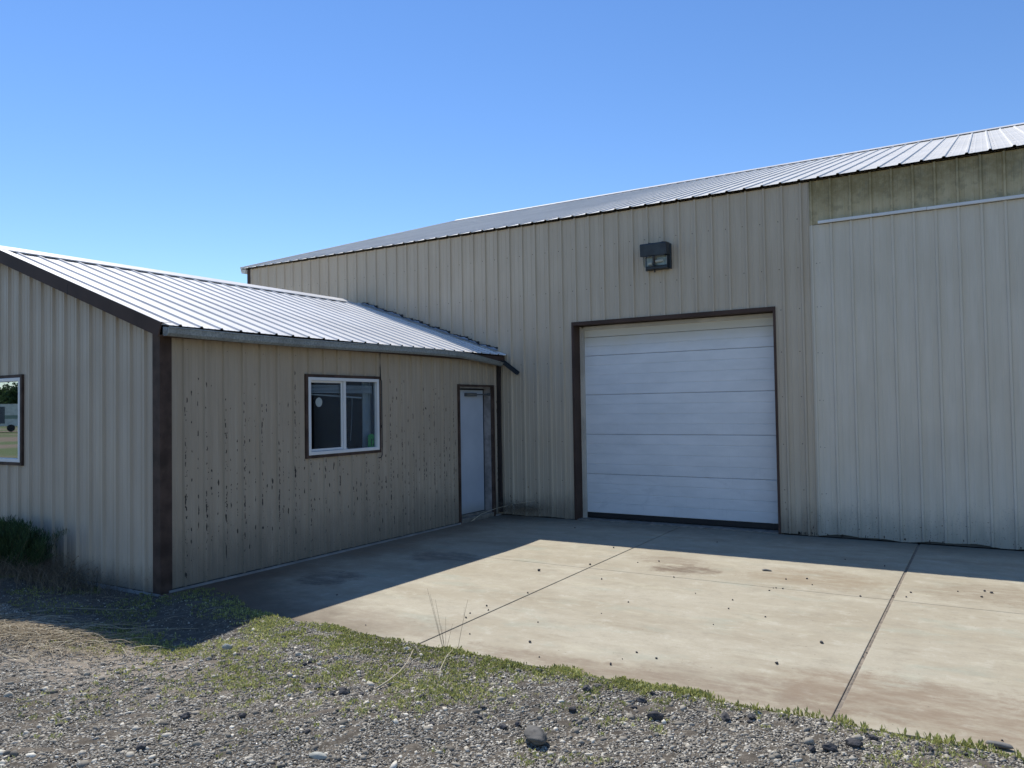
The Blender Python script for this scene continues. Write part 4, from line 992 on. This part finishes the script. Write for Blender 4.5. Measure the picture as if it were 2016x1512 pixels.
for x, y, r in PEB:
    r *= .85
    if abs(x-3.73) < .02 and y < -5.4: lb, g = 'larger dark stone on the sunlit slab above the weedy edge, left of centre', None
    elif abs(x-5.52) < .02 and abs(y+4.51) < .05: lb, g = 'black angular stone on the middle slab left of the right-hand joint', None
    elif abs(x-5.35) < .02 and abs(y+5.1) < .05: lb, g = 'dark rounded stone on the middle slab nearest the weedy edge', None
    elif y > -1.7: lb, g = 'small dark pebble on the shaded concrete by the warehouse wall', 'pebbles on the shaded concrete'
    elif x < jx(y): lb, g = 'small dark pebble on the sunlit slab left of the first long joint', 'pebbles on the left slab'
    elif x > J2: lb, g = 'small dark pebble on the sunlit slab at or right of the wide right-hand joint', 'pebbles on the right slab'
    elif y > KY-.03: lb, g = 'small dark pebble on the middle slab behind the cross joint', 'pebbles behind the cross joint'
    else: lb, g = 'small dark pebble on the large middle slab in front of the cross joint', 'pebbles on the middle slab'
    stone('pebble', lb, 'pebble', x, y, r*random.uniform(.9, 1.2), r*random.uniform(.8, 1.), r*random.uniform(.6, .95), M['basalt'], g, 0., .35, 1 if r < .013 else 2)
stone('flat_stone', 'flat oval grey-brown stone on the slab just in front of the wall shadow', 'stone', 4.62, -2.30, .050, .022, .010, M['greystone'], z=0, rz=.1)
RK = [(2.78, -6.64, 0.025), (2.77, -6.69, 0.018), (3.35, -6.95, 0.035), (3.32, -7.0, 0.019), (3.14, -6.94, 0.026), (3.79, -6.78, 0.025), (3.46, -6.91, 0.016), (4.13, -6.68, 0.021), (4.05, -7.02, 0.015), (4.18, -6.94, 0.013), (4.13, -6.04, 0.024), (4.2, -6.06, 0.017), (4.54, -6.2, 0.035), (4.57, -6.13, 0.022), (4.87, -6.19, 0.028), (4.87, -6.3, 0.021), (4.88, -6.06, 0.019), (4.58, -6.46, 0.027), (4.56, -6.19, 0.019), (5.02, -6.36, 0.041), (5.35, -6.23, 0.033), (5.46, -6.14, 0.027), (5.47, -6.21, 0.018), (5.88, -6.36, 0.034), (5.97, -6.26, 0.04), (5.81, -6.41, 0.022), (6.04, -6.12, 0.024), (4.41, -6.76, 0.02), (4.19, -6.79, 0.018), (4.36, -6.82, 0.023), (2.19, -6.44, 0.02), (3.2, -7.34, 0.019), (3.58, -7.44, 0.017), (2.23, -6.38, 0.02), (2.81, -7.59, 0.032), (3.14, -7.48, 0.028), (2.27, -7.1, 0.018), (2.99, -7.96, 0.027), (6.28, -6.1, 0.021), (6.42, -6.07, 0.021)]
for x, y, r in RK:
    r *= .85
    if x > 5.7: lb, g = 'dark angular basalt chunk in the gravel at the lower right, past the right-hand joint', 'basalt chunks at the lower right'
    elif x > 4.3 and y > -6.55: lb, g = 'dark angular basalt chunk among the weeds beside the concrete edge', 'basalt chunks by the concrete edge'
    elif x < 3.0 and y > -6.8: lb, g = 'dark basalt chunk among the weeds below the shadow corner', 'basalt chunks at the left'
    else: lb, g = 'dark basalt chunk lying in the open gravel', 'basalt chunks in the open gravel'
    stone('rock', lb, 'rock', x, y, r*1.15, r*.85, r*.65, M['basalt'], g, float(ground_h(np.array(x), np.array(y))), .4)
stone('boulder', 'large smooth dark grey oval rock in the gravel at the bottom centre', 'rock', 4.60, -6.90, .080, .050, .030, mat_flat('boulder_grey', (.10, .095, .085), .8, 0, .3, 18, .3), z=.025, rough=.20, seg=4, smooth=True, rz=-.55, tilt=.03)
stone('river_stone', 'pale greenish flat river stone at the bottom edge of the gravel', 'stone', 3.82, -7.60, .05, .022, .018, M['palestone'], z=.03, rough=.15, seg=3, smooth=True, rz=.2)
stone('river_stone', 'pale upright slab-like stone among the weeds at the left', 'stone', 2.05, -6.72, .035, .018, .030, M['palestone'], z=.03, rough=.2, seg=2, rz=.6)
stone('flat_stone', 'long flat dark stone lying on the slab edge at the far lower right', 'stone', 6.56, -5.83, .060, .022, .014, M['greystone'], z=.005, rough=.15, seg=3, smooth=True, rz=-.1)

# ================================================================== REFLECTED SURROUNDINGS (behind the photographer)
tr = root('trailer', 'white and green travel trailer parked across the field, mirrored in the gable window', 'trailer', (-76, -41, 0))
a = math.radians(24); Mr = Matrix.Translation((-76, -41, 0))@Matrix.Rotation(a, 4, 'Z')
b = MB(); b.box((-1.2, -4.2, .55), (1.2, 3.6, 2.7), 0, Mr); b.box((1.2001, -4.2, 1.25), (1.215, 3.6, 1.6), 1, Mr)
bevel(b.build('body', [mat_flat('trailer_white', (.6, .62, .57), .5), mat_flat('trailer_stripe', (.22, .30, .24), .5)], tr), .12)
b = MB(); b.box((1.201, -2.4, 1.75), (1.22, -1.2, 2.3), 0, Mr); b.build('window', M['dark_in'], tr)
b = MB(); b.box((1.201, .6, .8), (1.22, 1.4, 2.45), 0, Mr); b.build('door', M['liner'], tr)
for yy in (-.9, 0.1):
    b = MB(); b.tube([Mr@Vector((1.05, yy, .35)), Mr@Vector((1.25, yy, .35))], .35, 20); b.build('wheel', M['black'], tr)
def tree(x, y, H, Wd, label):
    rt = root('tree', label, 'tree', (x, y, -.06)); b = MB(); b.tube([(x, y, -.06), (x+.1, y, H*.25), (x, y+.1, H*.5), (x+.1, y, H*.8)], .22, 8, r1=.06)
    for _ in range(7):
        a_ = random.uniform(0, 6.28); z_ = H*random.uniform(.3, .6); b.tube([(x, y, z_), (x+math.cos(a_)*Wd*.35, y+math.sin(a_)*Wd*.35, z_+H*.2)], .07, 6, r1=.02)
    b.build('trunk', M['bark'], rt)
    n = 2600; d_ = rng.normal(0, 1, (n, 3)); d_ /= np.linalg.norm(d_, axis=1)[:, None]; r_ = rng.random(n)**.4
    lob = 1+.35*np.sin(d_[:, 0]*5+x)*np.cos(d_[:, 1]*4+y)
    c = np.stack([x+d_[:, 0]*r_*Wd*.5*lob, y+d_[:, 1]*r_*Wd*.5*lob, H*.62+d_[:, 2]*r_*H*.38*lob], 1)
    v, f, tt = blades(c[:, 0], c[:, 1], c[:, 2], 3, .2, .45, .35, .15, rng.uniform(.2, .9, n)); np_child('crown', v, f, M['needle'], tt, rt)
tree(-116, -60, 5.6, 5.5, 'broad dark tree beyond the trailer, mirrored in the gable window')
tree(-119, -69, 4.6, 5, 'smaller dark tree left of the broad one beyond the trailer, mirrored in the gable window')

ORD = ['first', 'second', 'third', 'fourth', 'fifth', 'sixth', 'seventh', 'eighth', 'ninth', 'tenth', 'eleventh', 'twelfth', 'thirteenth', 'fourteenth', 'fifteenth', 'sixteenth', 'seventeenth', 'eighteenth', 'nineteenth', 'twentieth', 'twenty-first', 'twenty-second']
grp = {}
for o in bpy.data.objects:
    if 'group' in o and o.name.split('.')[0] in ('pebble', 'rock'): grp.setdefault(o['group'], []).append(o)
for g, os_ in grp.items():
    def px(o):
        v = np.array(o.location)-CAM; return (v@CR)/(v@CF)
    os_.sort(key=px)
    for i_, o in enumerate(os_):
        kind = g.split(' ', 1) if g.startswith('pebbles') else ('basalt chunks', g[14:])
        w_ = 'dark pebble' if g.startswith('pebbles') else 'dark basalt chunk'
        pos = 'leftmost' if i_ == 0 else 'rightmost' if i_ == len(os_)-1 else ORD[i_]+' from the left'
        o['label'] = f'{w_} {kind[1]}, {pos} of these'
for o in bpy.data.objects:
    if '_o' in o: del o['_o']
